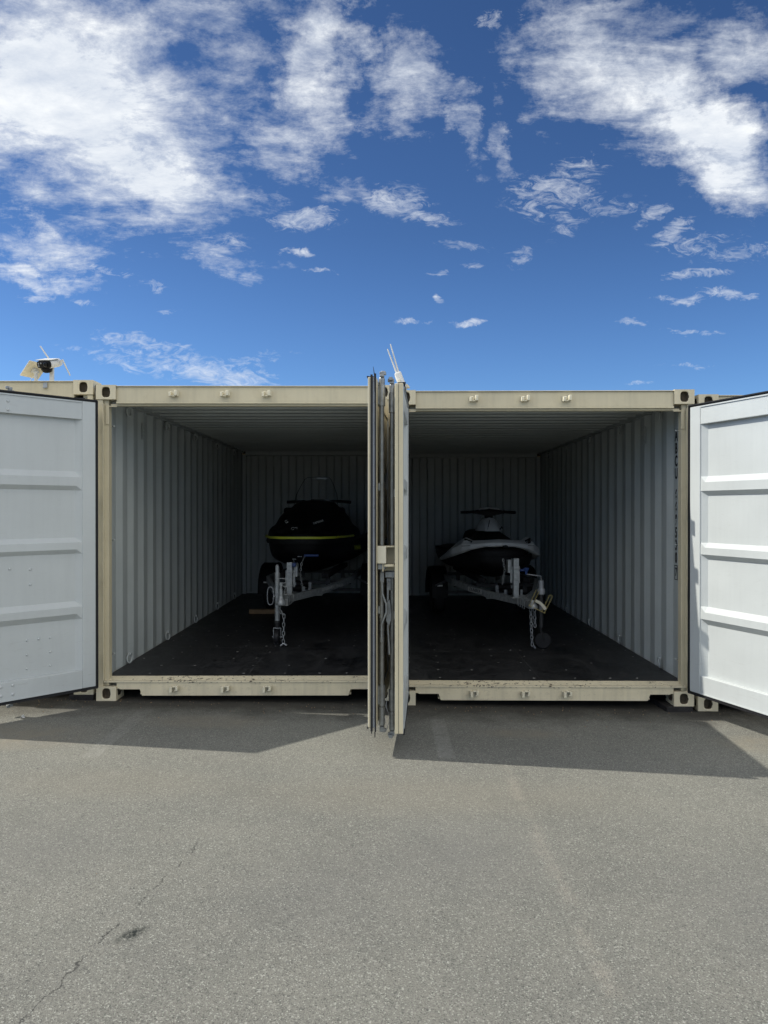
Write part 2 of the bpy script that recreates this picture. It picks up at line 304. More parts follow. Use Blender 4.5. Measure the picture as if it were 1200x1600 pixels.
# ------------------------------------------------------------------ mesh builder
class MB:
    def __init__(s): s.v = []; s.f = []; s.m = []; s.sm = []
    def add(s, vs, fs, mi=0, smooth=False, T=None):
        o = len(s.v)
        for p in vs:
            p = Vector(p)
            if T is not None: p = T @ p
            s.v.append(p)
        for i, f in enumerate(fs):
            s.f.append([a + o for a in f]); s.m.append(mi[i] if isinstance(mi, (list, tuple)) else mi); s.sm.append(smooth)
        return s
    def box(s, a, b, mi=0, T=None):
        x0, y0, z0 = [min(a[i], b[i]) for i in range(3)]; x1, y1, z1 = [max(a[i], b[i]) for i in range(3)]
        vs = [(x0,y0,z0),(x1,y0,z0),(x1,y1,z0),(x0,y1,z0),(x0,y0,z1),(x1,y0,z1),(x1,y1,z1),(x0,y1,z1)]
        # order: bottom, top, -y, +x, +y, -x
        return s.add(vs, [(0,3,2,1),(4,5,6,7),(0,1,5,4),(1,2,6,5),(2,3,7,6),(3,0,4,7)], mi, False, T)
    def beam(s, p, q, wd, ht, mi=0, up=(0,0,1)):
        p = Vector(p); q = Vector(q); d = (q - p); L = d.length; d.normalize()
        upv = Vector(up); x = d.cross(upv)
        if x.length < 1e-4: x = d.cross(Vector((1,0,0)))
        x.normalize(); z = x.cross(d)
        T = Matrix((x, d, z)).transposed().to_4x4(); T.translation = p
        return s.box((-wd/2, 0, -ht/2), (wd/2, L, ht/2), mi, T)
    def tube(s, pts, r, n=10, mi=0, closed=False, caps=True):
        pts = [Vector(p) for p in pts]; N = len(pts)
        rs = r if isinstance(r, (list, tuple)) else [r] * N
        rings = []; prev = None
        for i, p in enumerate(pts):
            if closed: d = pts[(i+1) % N] - pts[i-1]
            else: d = pts[min(i+1, N-1)] - pts[max(i-1, 0)]
            d.normalize()
            if prev is None:
                a = d.cross(Vector((0,0,1)))
                if a.length < .2: a = d.cross(Vector((1,0,0)))
            else: a = prev - d * prev.dot(d)
            a.normalize(); prev = a; b = d.cross(a)
            rings.append([p + (a*math.cos(2*math.pi*k/n) + b*math.sin(2*math.pi*k/n)) * rs[i] for k in range(n)])
        vs = [q for rg in rings for q in rg]; fs = []
        for i in range(N if closed else N-1):
            j = (i+1) % N
            for k in range(n): fs.append((i*n+k, i*n+(k+1)%n, j*n+(k+1)%n, j*n+k))
        s.add(vs, fs, mi, True)
        if not closed and caps:
            s.add(rings[0], [tuple(range(n))[::-1]], mi); s.add(rings[-1], [tuple(range(n))], mi)
        return s
    def lathe(s, prof, n=20, axis='Z', c=(0,0,0), mi=0, smooth=True):
        """prof: list of (radius, along)"""
        vs = []; c = Vector(c)
        for (r, h) in prof:
            for k in range(n):
                a = 2*math.pi*k/n; p = (r*math.cos(a), r*math.sin(a), h)
                if axis == 'X': p = (p[2], p[0], p[1])
                elif axis == 'Y': p = (p[0], p[2], p[1])
                vs.append(c + Vector(p))
        fs = [(i*n+k, i*n+(k+1)%n, (i+1)*n+(k+1)%n, (i+1)*n+k) for i in range(len(prof)-1) for k in range(n)]
        s.add(vs, fs, mi, smooth)
        s.add(vs[:n], [tuple(range(n))], mi); s.add(vs[-n:], [tuple(range(n))], mi)
        return s
    def loft(s, rings, mi=0, smooth=True, closed=False, capends=True):
        n = len(rings[0]); vs = [p for r in rings for p in r]; fs = []
        for i in range(len(rings)-1):
            for k in range(n if closed else n-1):
                fs.append((i*n+k, i*n+(k+1)%n, (i+1)*n+(k+1)%n, (i+1)*n+k))
        s.add(vs, fs, mi, smooth)
        if capends:
            s.add(rings[0], [tuple(range(n))], mi); s.add(rings[-1], [tuple(range(n))[::-1]], mi)
        return s
    def prism(s, poly, y0, y1, mi=0, T=None):
        """poly in x,z, extruded along y"""
        n = len(poly)
        vs = [(p[0], y0, p[1]) for p in poly] + [(p[0], y1, p[1]) for p in poly]
        fs = [tuple(range(n)), tuple(range(2*n-1, n-1, -1))] + [(i, (i+1)%n, (i+1)%n+n, i+n) for i in range(n)]
        return s.add(vs, fs, mi, False, T)
    def mirror_x(s):
        for p in s.v: p.x = -p.x
        s.f = [f[::-1] for f in s.f]; return s
    def build(s, name, mats, parent=None, bevel=0.0, sub=0, recalc=True, sharp=35, seg=2):
        me = bpy.data.meshes.new(name)
        me.from_pydata([tuple(p) for p in s.v], [], s.f)
        if not isinstance(mats, (list, tuple)): mats = [mats]
        for m in mats: me.materials.append(m)
        for p, mi, sm in zip(me.polygons, s.m, s.sm): p.material_index = mi; p.use_smooth = sm
        if recalc:
            import bmesh
            bm = bmesh.new(); bm.from_mesh(me); bmesh.ops.remove_doubles(bm, verts=bm.verts, dist=1e-5)
            bmesh.ops.recalc_face_normals(bm, faces=bm.faces); bm.to_mesh(me); bm.free()
        me.update()
        if any(s.sm): me.set_sharp_from_angle(angle=R(sharp))
        o = bpy.data.objects.new(name, me); COL.objects.link(o)
        if parent is not None: o.parent = parent
        if bevel:
            md = o.modifiers.new('bevel', 'BEVEL'); md.width = bevel; md.segments = seg; md.limit_method = 'ANGLE'; md.angle_limit = R(40)
        if sub:
            md = o.modifiers.new('smooth', 'SUBSURF'); md.levels = sub; md.render_levels = sub
        return o

def empty(name, loc=(0,0,0), rz=0.0, parent=None):
    o = bpy.data.objects.new(name, None); COL.objects.link(o); o.location = loc; o.rotation_euler = (0, 0, rz)
    o.empty_display_size = 0.2
    if parent is not None: o.parent = parent
    return o
def tag(o, label=None, cat=None, group=None, kind=None):
    if label: o['label'] = label
    if cat: o['category'] = cat
    if group: o['group'] = group
    if kind: o['kind'] = kind
    return o
def copy_obj(src, parent, loc=None, rot=None):
    c = src.copy(); COL.objects.link(c); c.parent = parent
    if loc is not None: c.location = loc
    if rot is not None: c.rotation_euler = rot
    return c
def text_part(name, s, size, material, parent, loc, rot, extrude=0.0008, xs=1.0, shear=0.0, bold=0.0):
    cu = bpy.data.curves.new('txt', 'FONT'); cu.body = s; cu.size = size; cu.extrude = extrude; cu.offset = bold; cu.align_x = 'CENTER'; cu.align_y = 'CENTER'; cu.shear = shear
    cu.space_character = 1.05
    to = bpy.data.objects.new('txt', cu); COL.objects.link(to)
    dg = bpy.context.evaluated_depsgraph_get(); dg.update()
    me = bpy.data.meshes.new_from_object(to.evaluated_get(dg)); me.name = name
    bpy.data.objects.remove(to); bpy.data.curves.remove(cu)
    me.materials.clear(); me.materials.append(material)
    for v in me.vertices: v.co.x *= xs
    o = bpy.data.objects.new(name, me); COL.objects.link(o); o.parent = parent; o.location = loc; o.rotation_euler = rot
    return o

# ------------------------------------------------------------------ ground
SL = -0.0172
def gz(x):
    xc = max(-9, min(9, x)); return SL * (xc + 2.36)
def grid_ground():
    b = MB(); xs = [-900, -300, -100, -40, -20, -9, 9, 20, 40, 100, 300, 900]; ys = [-900, -200, -60, -20, 0, 20, 60, 200, 900]
    vs = [(x, y, gz(x)) for y in ys for x in xs]; nx = len(xs)
    fs = [(j*nx+i, j*nx+i+1, (j+1)*nx+i+1, (j+1)*nx+i) for j in range(len(ys)-1) for i in range(nx-1)]
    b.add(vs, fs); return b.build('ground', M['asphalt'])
tag(grid_ground(), kind='structure')

# ------------------------------------------------------------------ container pieces
WD, LN, HT = 2.438, 6.058, 2.591
def holed_face(b, c, u, v, n, W_, H_, a, h, depth, mi=0, mi_in=1):
    """rectangular face centre c, axes u,v (unit), outward normal n, with a long round-ended hole a x h"""
    c, u, v, n = Vector(c), Vector(u), Vector(v), Vector(n); N = 28; out = []; inn = []
    for k in range(N):
        t_ = 2*math.pi*(k + .5)/N; cs, sn = math.cos(t_), math.sin(t_)
        # rectangle boundary
        q = min((W_/2)/max(abs(cs), 1e-6), (H_/2)/max(abs(sn), 1e-6)); out.append((cs*q, sn*q))
        # superellipse hole
        e = 0.62; inn.append((a/2*math.copysign(abs(cs)**e, cs), h/2*math.copysign(abs(sn)**e, sn)))
    # snap the outline to the corners
    for cx_, cy_ in ((1,1),(-1,1),(-1,-1),(1,-1)):
        i = min(range(N), key=lambda k: (out[k][0]-cx_*W_/2)**2 + (out[k][1]-cy_*H_/2)**2); out[i] = (cx_*W_/2, cy_*H_/2)
    P = lambda p, d=0: c + u*p[0] + v*p[1] - n*d
    vs = [P(p) for p in out] + [P(p) for p in inn] + [P(p, depth) for p in inn]
    fs = [(k, (k+1)%N, (k+1)%N+N, k+N) for k in range(N)]
    b.add(vs, fs, mi)
    b.add(vs, [(k+N, (k+1)%N+N, (k+1)%N+2*N, k+2*N) for k in range(N)], mi_in)
    p2 = [P(p, depth) for p in inn]; b.add(p2, [tuple(range(N))], mi_in)

def casting_mesh():
    """local box 0..0.162 (x), 0..0.178 (y), 0..0.118 (z); holes on the front and both sides"""
    b = MB(); a, d, h = 0.162, 0.178, 0.118
    b.add([(0,0,0),(a,0,0),(a,d,0),(0,d,0),(0,0,h),(a,0,h),(a,d,h),(0,d,h)], [(0,3,2,1),(4,5,6,7),(2,3,7,6)])
    holed_face(b, (a/2,0,h/2), (1,0,0), (0,0,1), (0,-1,0), a, h, 0.063, 0.082, 0.045)
    holed_face(b, (0,d/2,h/2), (0,1,0), (0,0,1), (-1,0,0), d, h, 0.085, 0.056, 0.035)
    holed_face(b, (a,d/2,h/2), (0,1,0), (0,0,1), (1,0,0), d, h, 0.085, 0.056, 0.035)
    return b
CAST = casting_mesh().build('corner_casting', [M['cream_worn'], M['cavity']], bevel=0.009, recalc=True, seg=3)
cast_used = [False]
def place_cast(parent, loc):
    if not cast_used[0]: cast_used[0] = True; CAST.parent = parent; CAST.location = loc; return CAST
    return copy_obj(CAST, parent, loc)

def corr_profile(a0, a1, lo, hi, flat, slope, lead=0.0):
    """polyline of (along, offset) alternating between lo and hi"""
    pts = [(a0, hi)]; a = a0 + lead; st = hi
    if lead: pts.append((a, hi))
    while True:
        nxt = lo if st == hi else hi
        if a + slope + flat > a1: break
        pts.append((a + slope, nxt)); pts.append((a + slope + flat, nxt)); a += slope + flat; st = nxt
    pts.append((a1, st)); return pts

def side_wall(parent, side, dark=False):
    """side -1: at x=0, +1: at x=WD; inner face grey, outer cream"""
    prof = corr_profile(0.10, 5.96, 0.012, 0.046, 0.071, 0.068, 0.165)
    b = MB()
    for (off, mi) in ((0.0, 0), (-0.004, 1)):
        vs = []
        for (y, o_) in prof:
            x = o_ + off
            if side > 0: x = WD - x
            vs += [(x, y, 0.15), (x, y, 2.52)]
        fs = [(2*i, 2*i+2, 2*i+3, 2*i+1) for i in range(len(prof)-1)]
        b.add(vs, fs, mi)
    o = b.build('side_wall', [M['grey'], M['cream']], parent, recalc=False)
    return o

RING = None
def ring(parent, loc, rot):
    global RING
    if RING is None:
        b = MB(); pts = []
        for k in range(14):
            a = 2*math.pi*k/14; pts.append((.012*math.cos(a), 0.028*math.cos(a), 0.040*math.sin(a)))
        b.tube(pts, 0.0075, 8, closed=True); b.box((-0.012, -0.014, 0.026), (0.014, 0.014, 0.050))
        RING = b.build('lashing_ring', M['grey'], parent); RING.location = loc; RING.rotation_euler = rot; return RING
    return copy_obj(RING, parent, loc, rot)

KEEP = None
def keeper(parent, loc, flip):
    global KEEP
    if KEEP is None:
        b = MB(); b.box((-.036, -.006, -.020), (.036, 0, .020))
        b.box((-.036, -.036, -.026), (-.018, -.006, .010)); b.box((.010, -.038, -.020), (.032, -.006, .024))
        b.box((-.018, -.028, -.026), (.010, -.010, -.016)); b.tube([(-.03, -.02, .004), (-.012, -.034, .010)], .006, 8)
        KEEP = b.build('cam_keeper', M['keeper'], parent, bevel=.004); KEEP.location = loc; KEEP.scale = (1.0, 1.45, 1.0)
        KEEP.rotation_euler = (0, math.pi if flip else 0, 0); return KEEP
    return copy_obj(KEEP, parent, loc, (0, math.pi if flip else 0, 0))

def rod_set(door, x, mirror, handle=0):
    """locking rod with cams, brackets and handle; door-local x of the rod; outer side is -y"""
    y = 0.006; sx = -1 if mirror else 1; X = sx * x
    b = MB(); b.tube([(X, y, .150), (X, y, 2.425)], .0165, 14)
    b.build('lock_rod', M['rod'], door)
    for (z, s) in ((.150, -1), (2.425, 1)):
        c = MB(); c.tube([(X, y, z - s*.10), (X, y, z + s*.018)], .021, 14)
        c.tube([(X, y, z + s*.018), (X, y, z + s*.03)], [.021, .013], 14)
        c.box((X-.026, y-.017, z+s*.028), (X+.020, y+.012, z+s*.042)); c.box((X-.012, y-.030, z+s*.042), (X+.010, y+.014, z+s*.064))
        c.box((X+.004, y-.022, z+s*.050), (X+.028, y+.004, z+s*.072))
        c.build('lock_cam', M['door_galv'], door, bevel=.003)
    for z in (.33, 2.33):
        c = MB(); c.tube([(X, y, z-.070), (X, y, z+.070)], .0235, 14); c.box((X-.018, y, z-.060), (X+.018, .0295, z+.060)); c.build('rod_bracket', M['door_galv'], door, bevel=.002)
    for z in (.90, 1.72):
        c = MB(); c.box((X-.014, y+.010, z-.025), (X+.014, .0295, z+.025)); c.build('rod_bracket', M['rod'], door, bevel=.002)
    # handle, folded down along the door
    z0 = 1.12; c = MB(); s_ = -sx
    q = sx*.032          # the handle hangs in front of the rod, towards the free edge
    if handle == 1:
        c.box((X-.028, -.012, z0-.035), (X+sx*.034, .014, z0+.03))
        for (ya_, za_), (yb_, zb_) in zip([(.002, z0-.02), (-.002, z0-.11), (-.026, z0-.17), (-.028, z0-.23), (.004, z0-.31)], [(-.002, z0-.11), (-.026, z0-.17), (-.028, z0-.23), (.004, z0-.31), (.004, z0-.42)]):
            c.beam((X+q, ya_, za_), (X+q, yb_, zb_-.003), .012, .020, up=(1,0,0))
        c.tube([(X+q, .004, z0-.40), (X+q, .004, z0-.43)], .014, 10)
    else:
        c.box((X-.028, -.030, z0-.05), (X+sx*.030, -.002, z0+.03))
        c.beam((X+q, -.020, z0+.01), (X+q, -.022, z0-.12), .014, .014, up=(1,0,0))
        TQ = Matrix.Translation((X+q, 0, 0)) @ Matrix.Rotation(R(90), 4, 'Z')
        c.prism([(-.010, z0-.11), (-.028, z0-.13), (-.034, z0-.25), (-.016, z0-.30), (.004, z0-.24), (-.002, z0-.16)], -.004, .004, 0, TQ)
        c.lathe([(.010, -.006), (.010, .006)], 10, 'X', (X+q, -.018, z0-.20))
        c.beam((X+q, -.022, z0-.28), (X+q, -.010, z0-.48), .012, .014, up=(1,0,0))
    c.build('lock_handle', M['door_galv'], door, bevel=.002)

def make_door(cont, mirror, pin, theta, rods, gasket_lap=False, proud=.013, outer_cream=True, seam=False, rivets=(), label=None):
    """leaf hung at the pin; closed leaf runs along +x (mirror: -x). theta in degrees, opening outwards"""
    d = empty('door', pin, (R(theta) if mirror else -R(theta)), cont)
    if label: d['label'] = label
    x0, x1, z0, z1 = .030, 1.190, .147, 2.432; ya, yb = .030, .086
    fx = (lambda mb: mb.mirror_x() if mirror else mb)
    mats = [M['cream'], M['door_grey']]
    # frame: outer faces cream, inner faces (+y) grey
    side = [0, 0, 0, 0, 1, 0]
    b = MB()
    ins = [1, 1, 0, 1, 1, 1]
    b.box((x0, ya, z0), (x0+.105, yb, z1), [0, 0, 0, 1, 1, 0])
    b.box((x1-.105, ya, z0), (x1, yb, z1), [0, 0, 0, 0, 1, 1])
    b.box((x0+.105, ya+.002, 2.285), (x1-.105, yb-.003, z1), [1, 0, 0, 0, 1, 0])
    b.box((x0+.105, ya+.002, z0), (x1-.105, yb-.003, .292), [0, 1, 0, 0, 1, 0])
    fx(b).build('door_frame', mats, d, bevel=.004, recalc=False if mirror else False)
    # panel with three horizontal ribs standing proud on the inside
    prof = [(.292, .046)]
    for (a, c_, e, g_) in ((.70, .745, .80, .843), (1.22, 1.255, 1.31, 1.348), (1.722, 1.757, 1.825, 1.872)):
        prof += [(a, .046), (c_, .080), (e, .080), (g_, .046)]
    prof += [(2.285, .046)]
    # inner slopes towards the stiles: panel edge ramps up over 45 mm
    pb = MB()
    for (off, mi) in ((0.0, 1), (-0.005, 0)):
        xs = [x0+.105, x0+.150, x1-.150, x1-.105]; vs = []
        for i, x in enumerate(xs):
            for (z, y) in prof:
                yy = y
                if i in (0, 3): yy = max(y, .078) if mi == 1 else y
                vs.append((x, yy + off, z))
        n = len(prof); fs = []
        for i in range(3):
            for k in range(n-1): fs.append((i*n+k, i*n+k+1, (i+1)*n+k+1, (i+1)*n+k))
        pb.add(vs, fs, mi)
    fx(pb).build('door_panel', mats, d, recalc=False)
    # rubber gasket round the edge
    gk = MB(); e = proud; x1_ = x1; x1 = x1 if proud > .01 else x1 - .012
    gk.box((x0-e, .048, z0-e), (x0-.001, .082, z1+e)); gk.box((x0-.001, .048, z1+.001), (x1, .082, z1+e+.004)); gk.box((x0-.001, .048, z0-e), (x1, .082, z0-.001))
    gk.box((x0-e-.006, .066, z0-e), (x0-e, .090, z1+e)); gk.box((x0-e, .082, z1+e-.002), (x1, .094, z1+e+.006)); gk.box((x0-e, .082, z0-e-.006), (x1, .094, z0-e+.002))
    fx(gk).build('door_gasket', M['rubber'], d)
    x1 = x1_
    for (za, zb) in ((z1-.012, z1-.002), (z0+.002, z0+.010)):
        al = MB(); al.box((x0+.11, yb-.002, za), (x1-.11, yb+.004, zb)); fx(al).build('retainer_strip', M['door_grey'], d)
    if gasket_lap:
        lp = MB(); lp.box((x1+.001, .054, z0-.02), (x1+.012, .068, z1+.015)); lp.box((x1+.001, .031, z0-.02), (x1+.020, .040, z1+.020))
        fx(lp).build('lap_gasket', M['rubber'], d)
        fin = MB(); fin.loft([[(x1+.018, .034, z1-.10), (x1+.028, .034, z1-.10), (x1+.028, .040, z1-.10), (x1+.018, .040, z1-.10)],
                              [(x1+.018, .036, z1), (x1+.026, .036, z1), (x1+.026, .043, z1), (x1+.018, .043, z1)],
                              [(x1+.018, .048, z1+.065), (x1+.020, .048, z1+.065), (x1+.020, .050, z1+.065), (x1+.018, .050, z1+.065)]], closed=True)
        fx(fin).build('gasket_tail', M['rubber'], d)
        for bx in (((x1+.004, .036, z0-.055), (x1+.022, .041, z0-.02)), ((x1+.004, .058, z0-.035), (x1+.010, .064, z0-.02))):
            fin = MB(); fin.box(*bx); fx(fin).build('gasket_tail', M['rubber'], d)
        st = MB(); st.box((x1+.001, .041, z0+.005), (x1+.008, .053, z1)); fx(st).build('edge_strip', M['alu'], d)
        rv = None
        for k in range(17):
            z = z0 + .07 + k*.137
            if rv is None:
                r_ = MB(); r_.lathe([(.005, 0), (.004, .004), (.001, .005)], 8, 'X'); rv = r_.build('rivet', M['galv'], d)
                rv.location = ((-1 if mirror else 1)*(x1+.008), .047, z)
                if mirror: rv.rotation_euler = (0, 0, math.pi)
            else: copy_obj(rv, d, ((-1 if mirror else 1)*(x1+.008), .047, z), rv.rotation_euler)
    if seam:
        s_ = MB(); s_.box((x1+.0005, .054, z0+.003), (x1+.002, .0565, z1-.003)); fx(s_).build('seam', M['dark_steel'], d)
    sg = -1 if mirror else 1
    rv = None
    for (x, z, y, r_) in rivets:
        if rv is None:
            q = MB(); q.lathe([(.011, 0), (.010, .004), (.006, .008), (.001, .009)], 10, 'Y'); rv = q.build('bolt_head', M['door_grey'], d); rv.location = (sg*x, y, z)
            rv.scale = (r_, 1, r_)
        else: c_ = copy_obj(rv, d, (sg*x, y, z)); c_.scale = (r_, 1, r_)
    for i, (x, h) in enumerate(rods): rod_set(d, x, mirror, h)
    for z in (.32, .95, 1.62, 2.28):      # hinges
        h = MB(); h.box((-.010, .004, z-.05), (x0+.10, .029, z+.05)); h.tube([(0, .008, z-.06), (0, .008, z+.06)], .012, 10)
        fx(h).build('hinge', M['cream'], d, bevel=.002)
    return d

def make_container(name, loc, rz, label, group, doors, text=None, open_=True):
    C = empty('shipping_container', loc, rz); tag(C, label, 'container', group)
    for z in (0, HT - .118):
        for (x, y) in ((0, 0), (WD - .162, 0), (0, LN - .178), (WD - .162, LN - .178)): place_cast(C, (x, y, z))
    # posts (front): outer channel, bright lip, recessed jamb
    for s in (0, 1):
        X = (lambda v: v) if s == 0 else (lambda v: WD - v)
        b = MB()
        b.box((X(.006), .012, .118), (X(.052), .16, HT-.118)); b.box((X(.052), .034, .118), (X(.093), .10, HT-.118)); b.box((X(.054), -.004, .165), (X(.062), .034, 2.44))
        b.build('corner_post', M['cream'], C, bevel=.003)
        j = MB(); j.box((X(.030), .101, .175), (X(.066), .150, 2.50)); j.tube([(X(.066), .150, .18), (X(.066), .150, 2.47)], .009, 8)
        j.build('door_jamb', M['grey'], C, bevel=.004)
        for z in (.36, 1.31, 2.26):
            k = MB(); k.tube([(X(.070), .130, z), (X(.110), .112, z+.008)], .006, 8); k.build('lashing_peg', M['grey'], C)
        gs = MB(); gs.box((X(.070), .024, 2.27), (X(.098), .0335, 2.424)); gs.box((X(.0985), .024, 2.414), (X(.165), .0325, 2.4245)); gs.build('header_bracket', M['cream'], C, bevel=.003)
        rp = MB(); rp.box((X(.006), LN-.16, .118), (X(.10), LN-.006, HT-.118)); rp.build('rear_post', [M['grey']], C, bevel=.003)
    # header
    b = MB(); b.box((.162, .020, 2.455), (WD-.162, .10, HT-.012)); b.box((.162, .010, 2.440), (WD-.162, .034, 2.4545)); b.box((.108, .036, 2.425), (WD-.108, .095, 2.4395))
    b.box((.162, .004, HT-.0115), (WD-.162, .12, HT-.006))
    b.build('header', M['cream'], C, bevel=.003)
    # sill with two notches beside the castings
    b = MB(); yA = .014
    poly = [(.162, .150), (.162, .098), (.182, .098), (.190, .092), (.352, .092), (.370, .040), (WD-.372, .040), (WD-.352, .092), (WD-.190, .092), (WD-.182, .098), (WD-.162, .098), (WD-.162, .150)]
    b.prism(poly, yA, yA+.02)
    b.box((.060, .004, .1505), (WD-.060, .040, .163))
    b.add([(.06, .040, .163), (WD-.06, .040, .163), (WD-.06, .105, .182), (.06, .105, .182), (.06, .105, .12), (WD-.06, .105, .12), (.06, .04, .12), (WD-.06, .04, .12)], [(0,1,2,3), (3,2,5,4), (0,3,4,6), (1,7,5,2), (6,4,5,7)])
    b.box((.35, yA+.0205, .045), (WD-.35, .30, .060)); b.build('sill', M['cream_worn'], C, bevel=.002)
    xs = (.64, 1.06, 1.40)
    for x in xs:
        keeper(C, (x, .019, 2.52), False); keeper(C, (x, .013, .100), True)
    # walls
    for s in (-1, 1): side_wall(C, s)
    for s in (0, 1):
        X = (lambda v: v) if s == 0 else (lambda v: WD - v)
        b = MB(); b.box((X(.006), .178, .03), (X(.060), LN-.178, .1585), 1); b.build('bottom_rail', [M['grey'], M['cream']], C, bevel=.003)
        b = MB(); b.box((X(.004), .178, 2.506), (X(.066), LN-.17, HT-.012), [0, 1, 1, 0 if s == 0 else 1, 0, 1 if s == 0 else 0]); b.build('top_rail', [M['grey'], M['cream']], C, recalc=False)
        for y in (.60, 1.75, 2.90, 4.05, 5.20):
            ring(C, (X(.060), y, 2.455), (R(20), 0, 0)); ring(C, (X(.060), y, .225), (R(-20), 0, 0))
        for y in (1.02, 5.1):
            v = MB(); v.box((X(.046), y-.03, 2.24), (X(.054), y+.03, 2.40))
            for k in range(4): v.box((X(.054), y-.022, 2.26+k*.035), (X(.060), y+.022, 2.27+k*.035))
            v.build('vent', M['grey'], C, bevel=.002)
    # roof: corrugations across
    prof = corr_profile(.095, LN-.03, HT-.062, HT-.026, .092, .030, .12)
    b = MB()
    for (off, mi) in ((0, 0), (.004, 1)):
        vs = []
        for (y, z) in prof: vs += [(.05, y, z+off), (WD-.05, y, z+off)]
        b.add(vs, [(2*i, 2*i+1, 2*i+3, 2*i+2) for i in range(len(prof)-1)], mi)
    b.build('roof', [M['grey'], M['cream']], C, recalc=False)
    # rear end wall
    prof = corr_profile(.09, WD-.09, LN-.022, LN-.058, .100, .026, .06)
    b = MB()
    for (off, mi) in ((0, 0), (.004, 1)):
        vs = []
        for (x, y) in prof: vs += [(x, y+off, .14), (x, y+off, 2.49)]
        b.add(vs, [(2*i, 2*i+2, 2*i+3, 2*i+1) for i in range(len(prof)-1)], mi)
    b.build('end_wall', [M['grey'], M['cream']], C, recalc=False)
    for (za, zb, ya) in ((2.465, HT-.018, .186), (.02, .19, .075)):
        b = MB(); b.box((.0995, LN-ya, za), (WD-.10, LN-.006, zb)); b.build('rear_rail', M['grey'], C, bevel=.004)
    for x in (.55, 1.72):
        v = MB(); v.box((x-.01, LN-.0605, 2.285), (x+.082, LN-.057, 2.39))
        for k in range(3):
            for q in range(2): v.box((x+q*.05, LN-.064, 2.30+k*.035), (x+q*.05+.022, LN-.059, 2.308+k*.035))
        v.build('vent', M['grey'], C)
    # floor of painted ply sheets, screw heads and seams
    b = MB(); b.box((.048, .105, .14), (WD-.048, LN-.07, .180), 0)
    z = .1806
    for k in range(1, 5):
        y = .105 + 1.2*k; b.add([(.05, y, z), (WD-.05, y, z), (WD-.05, y+.006, z), (.05, y+.006, z)], [(0,1,2,3)], 3)
    b.add([(1.215, .105, z), (1.218, .105, z), (1.218, 5.9, z), (1.215, 5.9, z)], [(0,1,2,3)], 3)
    rr = random.Random(3)
    y = .20; 
    while y < 5.8:
        for x in (.12, .38, .66, .94, 1.18, 1.26, 1.52, 1.80, 2.06, 2.32):
            if rr.random() < .52: continue
            sx, sy = x + rr.uniform(-.02, .02), y + rr.uniform(-.008, .008); r_ = rr.uniform(.007, .012)
            b.add([(sx+r_*math.cos(a*math.pi/3), sy+r_*math.sin(a*math.pi/3), z+.0008) for a in range(6)], [tuple(range(6))], 2)
        y += .30
    b.build('floor', [M['floor'], M['dark_steel'], M['scuff'], M['seam']], C, recalc=False)
    # underside cross members
    for k in range(12):
        y = .35 + k*.49
        u = MB(); u.box((.062, y, .03), (WD-.062, y+.045, .138)); u.build('cross_member', M['dark_steel'], C)
    for dkw in doors: make_door(C, **dkw)
    return C

yawL, yawR = R(0.2), R(-0.8)
rv_left = [(.98,.2),]
GP = 'shipping containers standing in a row'
PIN = (0.0, -.02, 0); PINR = (WD, -.02, 0)
# bolt heads, door coordinates (x along the leaf, z up, y of the surface, size)
def bolts(lst): return [(x, z, .083 if (z > 2.285 or z < .29) else .046, s) for (x, z, s) in lst]
BL = bolts([(.76,2.385,1),(.68,2.375,1),(.76,2.320,1),(.68,2.310,1),(.74,1.125,1),(.66,1.127,1),(.515,1.115,1),(.515,1.00,1),
      (.54,.575,.7),(.455,.575,.7),(.37,.575,.7),(.54,.465,.7),(.37,.465,.7),(.54,.36,.7),(.37,.36,.7),(.73,.262,1),(.65,.262,1),(.73,.195,1),(.65,.195,1)])
A = make_container('a', (-2.36, 5.815, 0), yawL, 'cream shipping container with open doors holding the black jet ski with a yellow stripe', GP,
    [dict(mirror=False, pin=PIN, theta=135.5, rods=[(.64, 0), (1.06, 0)], rivets=BL, label='shaded light grey door swung wide open'),
     dict(mirror=True, pin=PINR, theta=85.1, rods=[(1.065, 1)], gasket_lap=True, proud=.004, label='edge-on door with rubber gasket and riveted strip')])
B = make_container('b', (.098, 5.832, -.040), yawR, 'cream shipping container with open doors holding the white and black jet ski', GP,
    [dict(mirror=False, pin=(.018, -.02, 0), theta=92.86, rods=[(.63, 0), (1.04, 0)], seam=True, proud=.004, label='edge-on cream door with plain edge'),
     dict(mirror=True, pin=PINR, theta=111.2, rods=[(1.04, 0)], label='sunlit white door swung open')])
D = make_container('c', (-2.36 - .035 - WD, 5.835 - .0, .045), R(0.2), 'cream shipping container on the far left carrying the camera and solar panel', GP,
    [dict(mirror=False, pin=PIN, theta=0, rods=[(.64, 0), (1.06, 0)]), dict(mirror=True, pin=PINR, theta=0, rods=[(1.06, 0)])])
E = make_container('d', (2.57, 5.80, -.080), R(-1.2), 'cream shipping container on the far right, mostly behind the sunlit door', GP,
    [dict(mirror=False, pin=PIN, theta=0, rods=[(.64, 0), (1.06, 0)]), dict(mirror=True, pin=PINR, theta=0, rods=[(1.06, 0)])])

